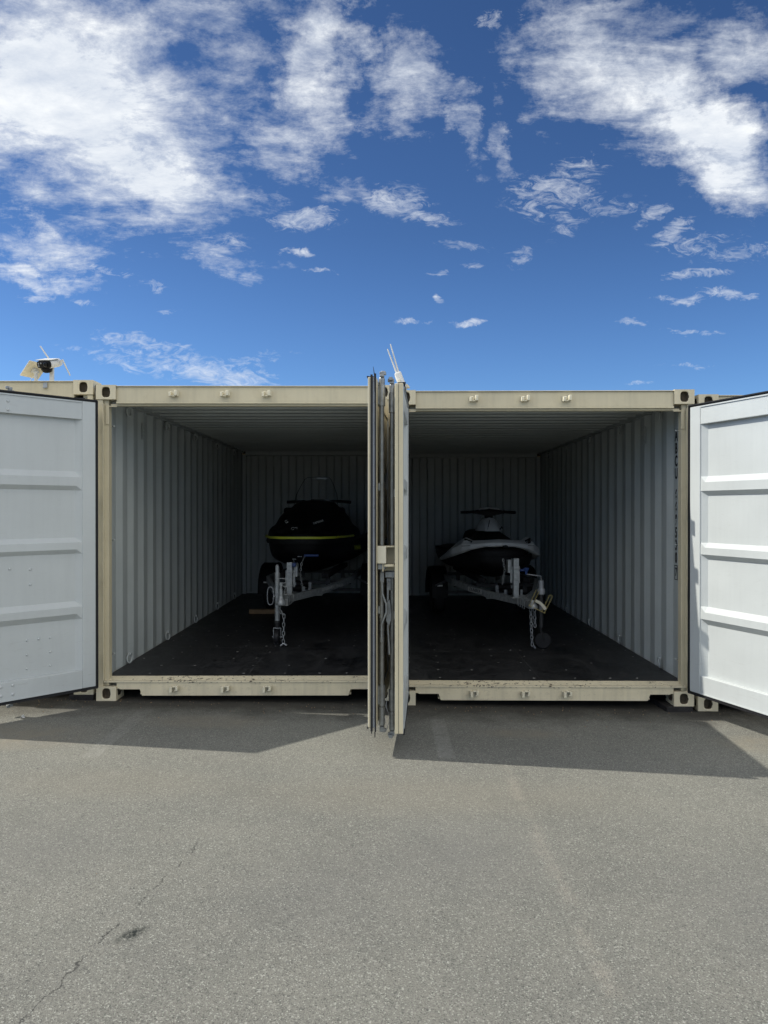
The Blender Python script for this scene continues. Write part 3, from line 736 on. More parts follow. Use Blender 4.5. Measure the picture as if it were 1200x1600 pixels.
# container number stencilled down the right-hand wall of B, characters one below the other
zt = 2.235; xw = WD - .048
for i, ch in enumerate('ABCU 669530'):
    zz = zt - i * .1075 + (0.035 if i > 4 else 0)
    if ch != ' ': text_part('stencil_letter', ch, .125, M['black_paint'], B, (xw, .255, zz), (R(90), 0, R(-90)), xs=.66, bold=.0035)
text_part('stencil_letter', '7', .095, M['black_paint'], B, (xw, .255, 1.075), (R(90), 0, R(-90)), xs=.66, bold=.0035)
b = MB(); z0, z1, y0, y1, t_ = 1.01, 1.135, .222, .288, .006
for (a_, c_) in (((y0, z0), (y1, z0+t_)), ((y0, z1-t_), (y1, z1)), ((y0, z0+t_), (y0+t_, z1-t_)), ((y1-t_, z0+t_), (y1, z1-t_))):
    b.box((xw-.0008, a_[0], a_[1]), (xw+.0008, c_[0], c_[1]))
b.build('stencil_box', M['black_paint'], B)

# lock boxes on the two middle doors
def door_of(C, k): return [o for o in bpy.data.objects if o.parent == C and o.name.startswith('door') and o.type == 'EMPTY'][k]
dA = door_of(A, 1); dB = door_of(B, 0)
b = MB(); b.box((-1.160, -.030, 1.215), (-1.085, .030, 1.330)); b.box((-1.150, .0301, 1.285), (-1.130, .040, 1.312)); b.build('lock_cover', M['lock_cream'], dA, bevel=.008, seg=3)
b = MB(); b.box((-1.135, -.022, 1.175), (-1.085, .026, 1.212)); b.box((-1.140, -.040, 1.188), (-1.128, -.0225, 1.208)); b.build('lock_bracket', M['door_galv'], dA, bevel=.003)
b = MB(); b.box((1.060, -.050, 1.20), (1.066, .028, 1.37)); b.box((1.066, -.050, 1.362), (1.16, .028, 1.370)); b.box((1.066, -.052, 1.20), (1.16, -.046, 1.362)); b.box((1.07, -.040, 1.235), (1.165, .024, 1.250)); b.build('lock_box', M['cream'], dB, bevel=.002)
b = MB(); b.box((1.02, -.040, 1.155), (1.08, .024, 1.195)); b.build('lock_bracket', M['door_galv'], dB, bevel=.003)
for (dd, sx, zz) in ((dA, -1, .21), (dB, 1, .22)):
    b = MB(); pts = [(sx*(1.09+.02*math.sin(k*.9)), -.020-.012*math.cos(k*.7), zz+.10-k*.022) for k in range(9)]
    b.tube(pts, .0018, 6); b.build('seal_wire', M['alu'], dd)

# ------------------------------------------------------------------ pads under the castings
def pad(x, y, w_, d_, z0, z1, rz, label):
    b = MB(); b.box((-w_/2, -d_/2, 0), (w_/2, d_/2, z1-z0)); o = b.build('packing_pad', M['pad'], None, bevel=.004); o.location = (x, y, z0); o.rotation_euler = (0, 0, R(rz))
    tag(o, label, 'pad', 'dark packing pads under container corners')
pad(2.40, 5.99, .22, .42, gz(2.40)-.01, -.0405, 4, 'black timber pad under the bottom right corner of the jet ski container with the number')
pad(2.68, 5.93, .17, .2, gz(2.68)-.01, -.0805, 0, 'thin dark pad under the bottom left corner of the far right container')
pad(-2.49, 5.95, .20, .24, gz(-2.49)-.004, .0445, 0, 'dark pad under the bottom right corner of the far left container')
pad(-4.70, 5.95, .20, .24, gz(-4.70)-.004, .0445, 0, 'dark pad under the bottom left corner of the far left container')

# ------------------------------------------------------------------ roof-top camera, panel, antennas
def cctv(loc, rz):
    T = empty('security_camera', loc, rz); tag(T, 'white security camera with black face and two antennas beside the solar panel', 'camera', 'roof security cameras')
    b = MB(); b.box((-.04, -.03, 0), (.04, .03, .008)); b.box((-.016, -.012, .008), (.016, .012, .19)); b.build('mount_post', M['white_plastic'], T, bevel=.003)
    H = empty('camera_head', (-.055, -.01, .205), R(-18), T)
    H.location = (-.008, .0, .168); H.rotation_euler = (R(17), R(3), R(-16)); H.scale = (.95, .95, .95)
    b = MB()
    ring_ = lambda y, w_, h_, dz: [(w_*math.copysign(abs(math.cos(a))**.6, math.cos(a)), y, dz + h_*math.copysign(abs(math.sin(a))**.6, math.sin(a))) for a in [2*math.pi*k/16 for k in range(16)]]
    b.loft([ring_(-.075, .072, .036, .006), ring_(-.07, .076, .039, .006), ring_(.05, .070, .037, .006), ring_(.085, .055, .028, .006)], closed=True); b.box((-.076, -.092, .042), (.076, .03, .047))
    b.build('camera_body', M['white_plastic'], H, sharp=50)
    f = MB(); f.loft([ring_(-.0755, .070, .034, .004), ring_(-.090, .072, .035, .004), ring_(-.094, .064, .030, .004)], closed=True); f.build('camera_face', M['black_plastic'], H)
    l = MB(); l.lathe([(.020, 0), (.021, -.008), (.016, -.010), (.015, -.006), (.001, -.006)], 18, 'Y', (.028, -.094, .004)); l.build('lens', M['screen'], H)
    for (x, z) in ((-.048, .012), (-.048, -.008), (-.022, .016)):
        l = MB(); l.lathe([(.007, 0), (.006, -.004), (.001, -.005)], 12, 'Y', (x, -.094, z)); l.build('led', M['alu'], H)
    dm = MB(); dm.lathe([(.046, -.03), (.046, -.042), (.038, -.060), (.022, -.070), (.002, -.073)], 18, 'Z', (0, -.06, 0)); dm.build('camera_dome', M['black_plastic'], H)
    for (s, p) in ((-1, [(-.05, .06, .02), (-.075, .065, .05), (-.16, .09, .15)]), (1, [(.07, .03, .01), (.105, .03, .035), (.16, .03, -.105)])):
        a = MB(); a.tube(p, [.005, .0075, .0055], 8); a.build('antenna', M['white_plastic'], H)
cctv((-2.815, 6.02, 2.635), 0)
T = empty('solar_panel', (-2.97, 6.06, 2.635)); tag(T, 'small tilted solar panel seen from its pale back, beside the security camera', 'solar panel')
b = MB(); b.box((-.03, -.03, 0), (.03, .03, .006)); b.tube([(0, 0, .006), (0, 0, .10)], .014, 10); b.build('mount_post', M['white_plastic'], T)
b = MB(); b.lathe([(.012, -.02), (.014, 0), (.012, .02)], 10, 'X', (0, 0, .108)); b.build('swivel', M['white_plastic'], T)
P = MB(); pa = Vector((.125, -.085, .108)).normalized(); pb_ = Vector((.095, .127, -.010)).normalized(); pn_ = pa.cross(pb_).normalized(); pn_ = -pn_ if pn_.z < 0 else pn_; pb_ = pn_.cross(pa)
TM = Matrix((pa, pb_, pn_)).transposed().to_4x4(); TM.translation = Vector((-.015, 0, .122))
P.box((-.093, -.080, 0), (.093, .080, .010), 0, TM); P.build('panel', M['panel_cream'], T, bevel=.004)
P = MB(); P.box((-.088, -.075, .0102), (.088, .075, .0125), 0, TM); P.build('solar_cell', M['screen'], T)
P = MB(); P.box((-.025, -.02, -.012), (.025, .02, -.0005), 0, TM); P.build('junction_box', M['white_plastic'], T)
# lead from panel to camera
b = MB(); b.tube([(-3.0+.012*k, 6.02, 2.66+.035*math.sin(k*.55)) for k in range(10)], .003, 6); o = b.build('cable', M['white_plastic']); tag(o, 'thin pale cable between solar panel and security camera', 'cable')
# clip on the far left header
b = MB(); b.box((-.017, -.004, -.03), (.017, 0, .012)); b.box((-.017, -.012, -.03), (.012, -.004, -.022)); b.box((-.010, -.004, .012), (.017, .03, .015)); o = b.build('cable_clip', M['galv'], None, bevel=.001); o.location = (-2.79, 5.852, 2.600); tag(o, 'small grey metal clip on the header of the far left container', 'clip')
# second unit between the two open containers, leaning back
T = empty('security_camera', (.165, 5.93, 2.550)); tag(T, 'pale leaning security camera seen from behind with two upright antennas, above the two middle doors', 'camera', 'roof security cameras')
TM = Matrix.Translation((0, 0, .02)) @ Matrix.Rotation(R(-20), 4, 'Y') @ Matrix.Rotation(R(-10), 4, 'X')
b = MB(); b.box((-.028, -.030, .0), (.030, .045, .155), 0, TM); b.build('camera_body', M['white_plastic'], T, bevel=.010, seg=3)
b = MB(); b.box((-.026, -.036, .03), (.0, -.030, .09), 0, TM); b.box((-.02, -.048, .01), (-.006, -.036, .07), 0, TM); b.build('cover_plate', M['panel_cream'], T, bevel=.003)
b = MB(); b.box((-.045, -.040, .035), (.012, -.025, .052)); b.tube([(-.03, -.035, .045), (.005, -.05, .04), (.012, -.05, .075)], .006, 8); b.build('clamp', M['dark_steel'], T)
b = MB(); b.beam((-.02, 0, .0), (.035, 0, .062), .008, .03); b.box((-.05, -.03, .036), (.05, .03, .042)); b.build('mount_bracket', M['panel_cream'], T)
for (dx, tilt, L) in ((-.026, -21, .225), (-.010, -16, .255)):
    a = MB(); p0 = TM @ Vector((dx+.02, .0, .15)); p1 = p0 + Vector((math.sin(R(tilt))*L, 0, math.cos(R(tilt))*L)); a.tube([p0, p0.lerp(p1, .3), p1], [.0085, .0065, .0045], 8); a.build('antenna', M['white_plastic'], T)

# ------------------------------------------------------------------ trailers
def chain_mesh(pts, link=.042, r=.0035, wdt=.012):
    b = MB(); P = [Vector(p) for p in pts]; acc_ = []
    seg = [(P[i], P[i+1]) for i in range(len(P)-1)]; tot = 0; i = 0
    L = sum((q-p).length for p, q in seg); n = int(L / (link*.78))
    def at(s):
        for p, q in seg:
            l = (q-p).length
            if s <= l: return p.lerp(q, s/l), (q-p).normalized()
            s -= l
        return seg[-1][1], (seg[-1][1]-seg[-1][0]).normalized()
    for k in range(n):
        c, d = at((k+.5)*L/n); x = d.cross(Vector((0,1,0)))
        if x.length < .1: x = d.cross(Vector((1,0,0)))
        x.normalize(); y = d.cross(x)
        side = x if k % 2 == 0 else (x*.35 + y*.95).normalized()
        loop = []
        for j in range(12):
            a = 2*math.pi*j/12; loop.append(c + d*(link/2*math.copysign(abs(math.sin(a))**.8, math.sin(a))) + side*(wdt*math.copysign(abs(math.cos(a))**.8, math.cos(a))))
        b.tube(loop, r, 6, closed=True)
    return b

def make_trailer(loc, rz, kind, label):
    T = empty('boat_trailer', loc, rz); tag(T, label, 'trailer', 'boat trailers'); S = M['galv']
    H = .46; L = (kind == 'left'); wo_ = 0 if L else -.08
    b = MB(); b.box((-.032, .06, H-.05), (.032, .70, H+.01)); b.build('drawbar', S, T, bevel=.004)
    for k in range(4):
        u = MB(); y = .16 + k*.085; u.tube([(-.040, y, H-.07), (-.040, y, H+.02), (.040, y, H+.02), (.040, y, H-.07)], .005, 6); u.build('u_bolt', S, T)
    for s in (-1, 1):
        b = MB(); pts = [(s*.03, .42, H-.02), (s*.28, .95, H+.0), (s*.53, 1.75, H+.05), (s*.53, 3.4, H+.05)]
        for i in range(3): b.beam(pts[i], pts[i+1], .045, .075)
        r_ = b.build('frame_rail', S, T, bevel=.004)
        if L and s == 1 or (not L and s == -1):
            p = Vector(pts[0]); q = Vector(pts[1]); d = (q-p).normalized(); ang = math.atan2(d.y, d.x)
            d2 = (Vector(pts[2])-q).normalized(); ang2 = math.atan2(d2.y, d2.x)
            nrm = Vector((d2.y, -d2.x, 0)) if s == 1 else Vector((-d2.y, d2.x, 0))
            c = q.lerp(Vector(pts[2]), .28) + nrm.normalized()*.0245
            if L: text_part('lettering', 'DUNBIER BOAT TRAILERS', .052, M['white_paint'], r_, c, (R(90), 0, ang2), xs=.95, shear=.2)
            else:
                st = MB(); TMx = Matrix.Translation(c) @ Matrix.Rotation(ang2+math.pi, 4, 'Z')
                st.box((-.17, -.001, -.028), (.17, .0006, .028), 0, TMx); st.build('sticker', M['white_paint'], r_)
                text_part('lettering', 'DUNBIER', .055, M['black_paint'], r_, c + nrm.normalized()*.002, (R(90), 0, ang2+math.pi), xs=1.15, shear=.3)
        bk = MB(); bk.beam((s*.27, 1.25, .60 if L else .58), (s*.30, 3.0, .60), .09, .06); bk.build('bunk', M['fabric'], T, bevel=.012)
        for yb_ in (1.4, 2.9):
            br = MB(); br.beam((s*.29, yb_, H-.04), (s*.28, yb_, .60), .03, .05); br.build('bunk_bracket', M['dark_steel'], T)
        # wheel and mudguard
        Wc = empty('wheel', (s*(.69+wo_), 2.72, .27), 0, T)
        t = MB(); t.lathe([(.165, -.075), (.24, -.082), (.265, -.06), (.270, 0), (.265, .06), (.24, .082), (.165, .075)], 32, 'X'); t.build('tyre', M['rubber'], Wc)
        rm = MB(); rm.lathe([(.03, -.06), (.10, -.04), (.15, -.05), (.168, -.07), (.168, .07), (.15, .05), (.10, .04), (.03, .06)], 24, 'X'); rm.build('rim', M['galv'], Wc)
        fd = MB(); rings = []
        for k in range(13):
            a = R(-8 + k*196/12); cy = 2.72 - math.cos(a)*.34; cz = .285 + math.sin(a)*.36
            rings.append([(s*(.585+wo_), cy, cz), (s*(.80+wo_), cy, cz), (s*(.82+wo_), 2.72-math.cos(a)*.32, .285+math.sin(a)*.34), (s*(.585+wo_), 2.72-math.cos(a)*.325, .285+math.sin(a)*.345)])
        fd.loft(rings, closed=True); g_ = fd.build('mudguard', M['black_plastic'], T, sharp=30)
        rf = MB(); rf.box((-.035, -.003, -.010), (.035, .003, .010)); o = rf.build('reflector', M['white_paint'], g_); o.location = (s*(.70+wo_), 2.72-.345, .40)
        ar = MB(); ar.beam((s*.50, 2.38, H+.02), (s*.68, 2.38, H-.06), .025, .025); ar.build('guard_stay', M['dark_steel'], T)  # dark colour stands in for shade at the back of the container
    for (y, h_) in ((.95, H), (1.75, H+.05), (3.35, H+.05)):
        w_ = .28 if y < 1 else .53
        b = MB(); b.box((-w_, y-.022, h_-.06), (w_, y+.022, h_-.02)); b.build('cross_bar', S if y < 1 else M['dark_steel'], T, bevel=.003)  # rear bars get a darker steel as painted shade; front bar stays galvanised
    b = MB(); b.box((-.62, 2.70, .25), (.62, 2.74, .29)); b.build('axle', M['dark_steel'], T)  # interior shade put into the axle colour
    for y in (.80, 1.25):
        r_ = MB(); r_.lathe([(.045, -.07), (.032, 0), (.045, .07)], 16, 'X', (0, y, .50)); r_.build('keel_roller', M['black_plastic'], T)
        r_ = MB(); r_.beam((-.085, y, .43), (-.085, y, .52), .006, .04); r_.beam((.085, y, .43), (.085, y, .52), .006, .04); r_.box((-.088, y-.02, .42), (.088, y+.02, .43)); r_.build('roller_bracket', S, T)
    # winch post, winch and strap
    py = .42; top = .82 if L else .90; pxo = 0 if L else -.03
    b = MB(); b.box((-.029, py, H+.0225), (.029, py+.055, top)); b.box((-.055, py-.02, H+.0105), (.055, py+.075, H+.022)); b.build('winch_post', S, T, bevel=.003)
    b = MB(); b.box((-.052, py+.056, top-.27), (.052, py+.064, top-.09))
    for z in (top-.11, top-.25): b.tube([(-.036, py+.06, z), (-.036, py-.008, z), (.036, py-.008, z), (.036, py+.06, z)], .005, 6)
    b.build('clamp_plate', S, T, bevel=.001)
    sx = 1 if L else -1
    b = MB(); b.box((.035*sx, py+.07, top-.16), (.075*sx, py+.14, top-.02)); b.lathe([(.045, -.002), (.045, .002), (.022, .003), (.022, .04), (.045, .041), (.045, .045)], 18, 'X', (.02*sx, py+.13, top-.05)); b.build('winch', S, T)
    if L:
        b = MB(); b.tube([(.05, py+.12, top-.04), (.04, py+.0, top+.035), (.075, py-.02, top+.035)], .006, 6); b.build('winch_handle', S, T)
        b = MB(); b.box((.035, py-.03, top-.045), (.075, py+.04, top-.005)); b.build('winch_grip', M['blue_plastic'], T, bevel=.006)
        b = MB(); b.tube([(.11, py+.30, top+.055), (.27, py+.30, top+.055)], .013, 10); b.build('bow_roller', M['blue_plastic'], T)
        b = MB(); b.tube([(.10, py+.20, top-.02), (.115, py+.30, top+.04), (.14, py+.30, top+.055)], .006, 6); b.build('roller_arm', S, T)
    else:
        b = MB(); b.tube([(-.055, py+.12, top-.13), (.06, py+.05, top-.13)], .006, 6); b.build('winch_handle', S, T)
        b = MB(); b.tube([(.045, py+.03, top-.13), (.135, py+.03, top-.13)], .013, 10); b.build('winch_grip', M['blue_plastic'], T)
    c = chain_mesh([(.10*sx, py+.20, top-.02), (.085*sx, py+.18, top-.14), (.11*sx, py+.2, top-.30)], .035, .003, .009); c.build('winch_chain', S, T)
    if not L:
        for o_ in bpy.data.objects:
            if o_.parent == T and o_.name.split('.')[0] in ('winch_post', 'clamp_plate', 'winch', 'winch_handle', 'winch_grip', 'winch_chain'): o_.location.x = -.06
    # coupler
    b = MB(); b.lathe([(.020, .03), (.026, .01), (.040, -.012), (.050, -.03), (.052, -.055), (.048, -.062), (.03, -.062)], 20, 'Z', (0, -.01, H+.02)); b.box((-.028, .0, H-.03), (.028, .09, H+.02))
    b.build('coupler', S, T, bevel=.002)
    if L:
        b = MB(); b.lathe([(.018, .03), (.018, .10), (.012, .105), (.012, .13), (.020, .135), (.020, .165), (.01, .17)], 14, 'Z', (0, -.01, H+.02))
        loop = [(.05*math.copysign(abs(math.cos(a))**.5, math.cos(a)), -.01, H+.205+.024*math.copysign(abs(math.sin(a))**.5, math.sin(a))) for a in [2*math.pi*k/20 for k in range(20)]]
        b.tube(loop, .004, 6, closed=True); b.tube([(.02, -.012, H+.15), (.07, -.02, H+.145)], .005, 6); b.tube([(.03, -.01, H+.06), (.045, -.01, H+.14)], .003, 6); b.tube([(-.02, -.01, H+.07), (-.055, -.01, H+.10)], .003, 6)
        b.build('coupler_latch', S, T)
    # jockey wheel
    jx, jy = (-.062, .10) if L else (.10, .03)
    Jp = empty('jockey_wheel', (jx, jy, 0), 0, T)
    if L:
        b = MB(); b.tube([(0, 0, .24), (0, 0, .74)], .026, 16); b.tube([(0, 0, .74), (0, 0, .80)], .020, 14); b.tube([(0, 0, .80), (0, 0, .82)], [.020, .010], 14); b.build('jockey_tube', S, Jp)
        b = MB(); b.tube([(0, 0, .17), (0, 0, .24)], [.020, .030], 14); b.lathe([(.034, .22), (.034, .245)], 14); b.build('jockey_collar', M['dark_steel'], Jp)
        b = MB(); b.box((-.036, -.02, .165), (.036, .02, .171)); b.box((-.040, -.012, .062), (-.035, .012, .171)); b.box((.035, -.012, .062), (.040, .012, .171)); b.tube([(-.055, 0, .075), (.055, 0, .075)], .006, 8); b.build('jockey_fork', S, Jp)
        t = MB(); t.lathe([(.03, -.026), (.06, -.027), (.073, -.015), (.0755, 0), (.073, .015), (.06, .027), (.03, .026)], 24, 'X', (0, 0, .0755))
        for k in range(20):
            a = 2*math.pi*k/20; q = Matrix.Translation((0, 0, .0755)) @ Matrix.Rotation(a, 4, 'X'); xo = -.010 if k % 2 else .010
            t.box((xo-.012, -.006, .070), (xo+.012, .006, .079), 0, q)
        t.build('tyre', M['rubber'], Jp)
        loop = [(-.068 + .032*math.copysign(abs(math.cos(a))**.7, math.cos(a)), -.02, .50 + .092*math.copysign(abs(math.sin(a))**.8, math.sin(a))) for a in [2*math.pi*k/24 for k in range(24)]]
        b = MB(); b.tube(loop, .0045, 6, closed=True); b.tube([(-.040, -.02, .48), (.0, -.02, .52)], .006, 6); b.build('jockey_clamp_handle', M['alu'], Jp)
        b = MB(); b.box((.02, -.03, .40), (.115, .03, .47)); b.build('jockey_clamp', S, Jp)
    else:
        b = MB(); b.tube([(0, 0, .22), (0, 0, .60)], .022, 14); b.build('jockey_tube', M['dark_steel'], Jp)
        b = MB(); b.tube([(0, 0, .60), (0, 0, .70)], .026, 14); b.lathe([(.036, .56), (.040, .60), (.034, .62)], 16); b.tube([(0, 0, .40), (0, 0, .46)], .024, 12); b.build('jockey_collar', M['alu'], Jp)
        b = MB(); b.tube([(0, 0, .70), (0, 0, .745), (-.14, 0, .765), (-.155, 0, .765)], .006, 8); b.build('crank_handle', M['alu'], Jp)
        b = MB(); b.lathe([(.012, 0), (.014, .03), (.028, .05), (.030, .065), (.014, .07)], 12, 'Z', (-.155, 0, .765)); b.build('crank_knob', M['blue_plastic'], Jp)
        Q = Matrix.Translation((.02, 0, .085)) @ Matrix.Rotation(R(62), 4, 'Z')
        t = MB(); t.lathe([(.045, -.024), (.075, -.024), (.085, -.010), (.085, .010), (.075, .024), (.045, .024)], 26, 'X'); 
        for v_ in t.v: v_[:] = (Q @ v_)
        t.build('tyre', M['rubber'], Jp)
        t = MB(); t.lathe([(.012, -.018), (.045, -.012), (.05, -.02), (.05, .02), (.045, .012), (.012, .018)], 20, 'X')
        for v_ in t.v: v_[:] = (Q @ v_)
        t.build('rim', M['black_plastic'], Jp)
        b = MB(); b.beam((-.01, 0, .23), (.02, -.03, .085), .006, .025); b.beam((.0, 0, .23), (.02, .035, .085), .006, .025); b.build('jockey_fork', M['dark_steel'], Jp)
    # safety chain
    if L:
        c = chain_mesh([(-.03, .03, H-.05), (.0, -.01, H-.12), (.03, -.03, H-.14)], .036, .004, .011); c.build('safety_chain', S, T)
        c = chain_mesh([(.035, -.04, H-.13), (.03, -.045, .03)], .05, .004, .012)
        c.tube([(.0, -.05, .012), (.035, -.045, .035), (.065, -.05, .016)], .009, 8); c.build('safety_chain', S, T)
    else:
        c = chain_mesh([(.0, .06, H-.05), (-.005, .02, .24), (.0, .0, .05), (.03, -.01, .012)], .044, .004, .012); c.build('safety_chain', M['alu'], T)
        c = chain_mesh([(.045, .08, H-.05), (.04, .04, .22)], .044, .004, .012); c.build('safety_chain', M['alu'], T)
    return T

# local origin: under the coupler
Tl = make_trailer((-1.045, 7.22, .181), R(-3.4), 'left', 'galvanised boat trailer under the black jet ski with the yellow stripe')
Tr = make_trailer((1.515, 7.25, .141), R(3.4), 'right', 'dull steel boat trailer with crank handle under the white and black jet ski')

# wire rack on the coupler of the right trailer
T = empty('wire_basket', (1.575, 7.20, .61))
tag(T, 'small tilted wire cage with a pale strap hung on the coupler of the right trailer', 'basket'); T.rotation_euler = (0, R(25), R(-12)); S = M['yellow_rack']
b = MB()
for x in (-.085, -.055, .055, .085): b.tube([(x, -.02, .12), (x, -.02, -.06), (x, .05, -.07), (x, .05, .12)], .0035, 6)
for z in (-.055,): b.tube([(-.09, -.02, z), (.09, -.02, z)], .0035, 6)
b.tube([(-.09, .05, .0), (.09, .05, .0)], .0035, 6)
b.tube([(.055, -.02, .12), (.06, -.02, .135), (.08, -.02, .135), (.085, -.02, .12)], .0035, 6)
b.build('wire_frame', S, T)
b = MB()
for k in range(5):
    x = -.05 + k*.025
    b.beam((x, -.026, .02 - .006*(k-1)**2*.4), (x+.026, -.026, .02 - .006*(k)**2*.4), .006, .030, up=(0,0,1))
b.build('strap', M['panel_cream'], T)

# ------------------------------------------------------------------ jet skis
def interp(tab, y):
    for i in range(len(tab)-1):
        if tab[i][0] <= y <= tab[i+1][0]:
            t = (y - tab[i][0]) / (tab[i+1][0] - tab[i][0]); t = t*t*(3-2*t) if False else t
            return [a + (b_-a)*t for a, b_ in zip(tab[i][1:], tab[i+1][1:])]
    return list(tab[-1][1:])
def hull_rings(tab, ys):
    out = []
    for y in ys:
        hb, zk, zc, zg = interp(tab, y); half = [(0, zk), (hb*.38, zk+(zc-zk)*.42), (hb*.78, zk+(zc-zk)*.85), (hb*.90, zc), (hb*.97, zc+(zg-zc)*.45), (hb, zg)]
        ring_ = [(-x, y, z) for x, z in half[::-1]] + [(x, y, z) for x, z in half[1:]]
        out.append(ring_)
    return out
def deck_rings(tab, ys):
    out = []
    for y in ys:
        hb, zg, zs_, wc, zt_ = interp(tab, y)
        half = [(0, zt_), (wc*.55, zt_-.012), (wc, zt_-(zt_-zs_)*.30), (wc+(hb-wc)*.35, zs_+(zt_-zs_)*.18), (hb*.86, zs_+.01), (hb*.97, zs_-.01), (hb, zg)]
        out.append([(-x, y, z) for x, z in half[::-1]] + [(x, y, z) for x, z in half[1:]])
    return out
def frange(a, b_, n): return [a + (b_-a)*i/(n-1) for i in range(n)]

def ski_black(loc, rz):
    T = empty('jet_ski', loc, rz); tag(T, 'black jet ski with yellow bow stripe, mirrors and a tall clear windscreen', 'jet ski', 'jet skis on trailers')
    G = M['black_gloss']; Z = .54
    ht = [(0, .20, Z+.30, Z+.38, Z+.50), (.12, .34, Z+.16, Z+.32, Z+.50), (.35, .45, Z+.07, Z+.27, Z+.50), (.8, .54, Z+.02, Z+.24, Z+.49), (1.5, .60, Z, Z+.20, Z+.46), (3.0, .60, Z, Z+.20, Z+.42), (3.3, .58, Z+.02, Z+.22, Z+.42)]
    b = MB(); b.loft(hull_rings(ht, [0, .05, .12, .22, .35, .55, .8, 1.1, 1.5, 2.0, 2.6, 3.0, 3.3])); b.build('hull', G, T, sub=1, sharp=60)
    dt = [(0, .20, Z+.50, Z+.545, .08, Z+.57), (.12, .34, Z+.50, Z+.56, .18, Z+.61), (.35, .45, Z+.50, Z+.56, .24, Z+.66), (.8, .56, Z+.49, Z+.62, .40, Z+.82), (1.15, .60, Z+.48, Z+.64, .44, Z+.92), (1.4, .60, Z+.47, Z+.58, .36, Z+.82), (1.6, .60, Z+.46, Z+.48, .22, Z+.56), (3.0, .60, Z+.42, Z+.44, .25, Z+.46), (3.3, .58, Z+.42, Z+.43, .25, Z+.44)]
    b = MB(); b.loft(deck_rings(dt, [0, .05, .12, .22, .35, .55, .8, 1.0, 1.15, 1.3, 1.4, 1.5, 1.6, 2.2, 3.0, 3.3])); dk = b.build('deck', G, T, sub=1, sharp=60)
    # bumper band: black with yellow stripe round the bow
    def band(z, h, off, name, mt, rng, parent):
        b = MB(); L_ = []; 
        for (y, sg) in rng:
            hb = interp([(t_[0], t_[1]) for t_ in ht], y)[0] + off; L_.append((sg*hb, y - (.03 if y < .2 else 0)))
        rings = [[(x, y, z-h/2), (x*1.0, y-.012 if abs(x) < .35 else y, z-h/2), (x*1.02, y-.016 if abs(x) < .35 else y, z), (x*1.0, y-.012 if abs(x) < .35 else y, z+h/2), (x*.97, y+.01, z+h/2), (x*.97, y+.01, z-h/2)] for x, y in L_]
        b.loft(rings, closed=True); return b.build(name, mt, parent, sharp=60)
    full = [(y, -1) for y in (3.2, 2.4, 1.6, 1.1, .8, .55, .35, .22, .12, .05, 0)] + [(y, 1) for y in (0, .05, .12, .22, .35, .55, .8, 1.1, 1.6, 2.4, 3.2)]
    band(Z+.475, .06, .012, 'bumper', M['black_plastic'], full, T)
    segs = [[(y, -1) for y in (.62, .5, .42)], [(y, -1) for y in (.39, .3, .22, .12, .05, 0)] + [(y, 1) for y in (0, .05, .12, .2)], [(y, 1) for y in (.23, .3, .4, .5, .62, .75)]]
    for sgm in segs: band(Z+.520, .026, .030, 'yellow_stripe', M['yellow'], sgm, T)
    # hood shell, mirrors, handlebar, windscreen
    b = MB(); rg = []
    for (y, w_, z0, z1) in ((.90, .24, Z+.62, Z+.84), (1.0, .38, Z+.60, Z+.92), (1.2, .41, Z+.60, Z+.975), (1.35, .38, Z+.62, Z+.97), (1.5, .26, Z+.60, Z+.90)):
        rg.append([(-w_, y, z0), (-w_*.98, y, (z0+z1)/2), (-w_*.7, y, z1), (0, y, z1+.015), (w_*.7, y, z1), (w_*.98, y, (z0+z1)/2), (w_, y, z0)])
    b.loft(rg); b.build('hood', M['black_plastic'], T, sub=1, sharp=60)
    for s in (-1, 1):
        b = MB(); b.loft([[(s*(.25+.16*t), 1.12+.05*math.sin(a)*q, Z+.80+.07*math.cos(a)*q) for a in [2*math.pi*k/12 for k in range(12)]] for t, q in ((0, .6), (.15, 1), (.8, 1.1), (.95, .9), (1, .5))], closed=True)
        b.build('mirror', M['black_plastic'], T, sharp=60)
        b = MB(); b.tube([(s*.04, 1.42, Z+.93), (s*.20, 1.42, Z+.965), (s*.30, 1.46, Z+.96)], .018, 10); b.tube([(s*.28, 1.455, Z+.96), (s*.44, 1.52, Z+.95)], .021, 10); b.build('grip', M['black_plastic'], T)
    b = MB(); b.box((-.10, 1.38, Z+.88), (.10, 1.50, Z+.99)); b.build('handlebar_pad', M['black_plastic'], T, bevel=.02)
    rg = []
    for (z, w_, y) in ((Z+.88, .30, 1.12), (Z+1.05, .275, 1.20), (Z+1.18, .22, 1.27), (Z+1.26, .18, 1.31), (Z+1.285, .15, 1.33)):
        fr = [(-w_, y+.10, z), (-w_*.8, y+.03, z), (-w_*.4, y, z), (0, y-.01, z), (w_*.4, y, z), (w_*.8, y+.03, z), (w_, y+.10, z)]
        rg.append(fr + [(x, yy+.004, z) for x, yy, z in fr[::-1]])
    b = MB(); b.loft(rg, closed=True); ws = b.build('windscreen', M['acrylic'], T, sharp=60)
    tr = MB(); edge = [r[0] for r in rg] + [rg[-1][k] for k in range(1, 6)] + [r[6] for r in rg[::-1]]; tr.tube(edge, .0035, 6); tr.build('edge_trim', M['black_plastic'], ws)
    st = MB(); st.box((-.02, 1.312, Z+1.255), (.13, 1.316, Z+1.28)); st.build('sticker', M['alu'], ws)
    # seat
    b = MB(); rg = []
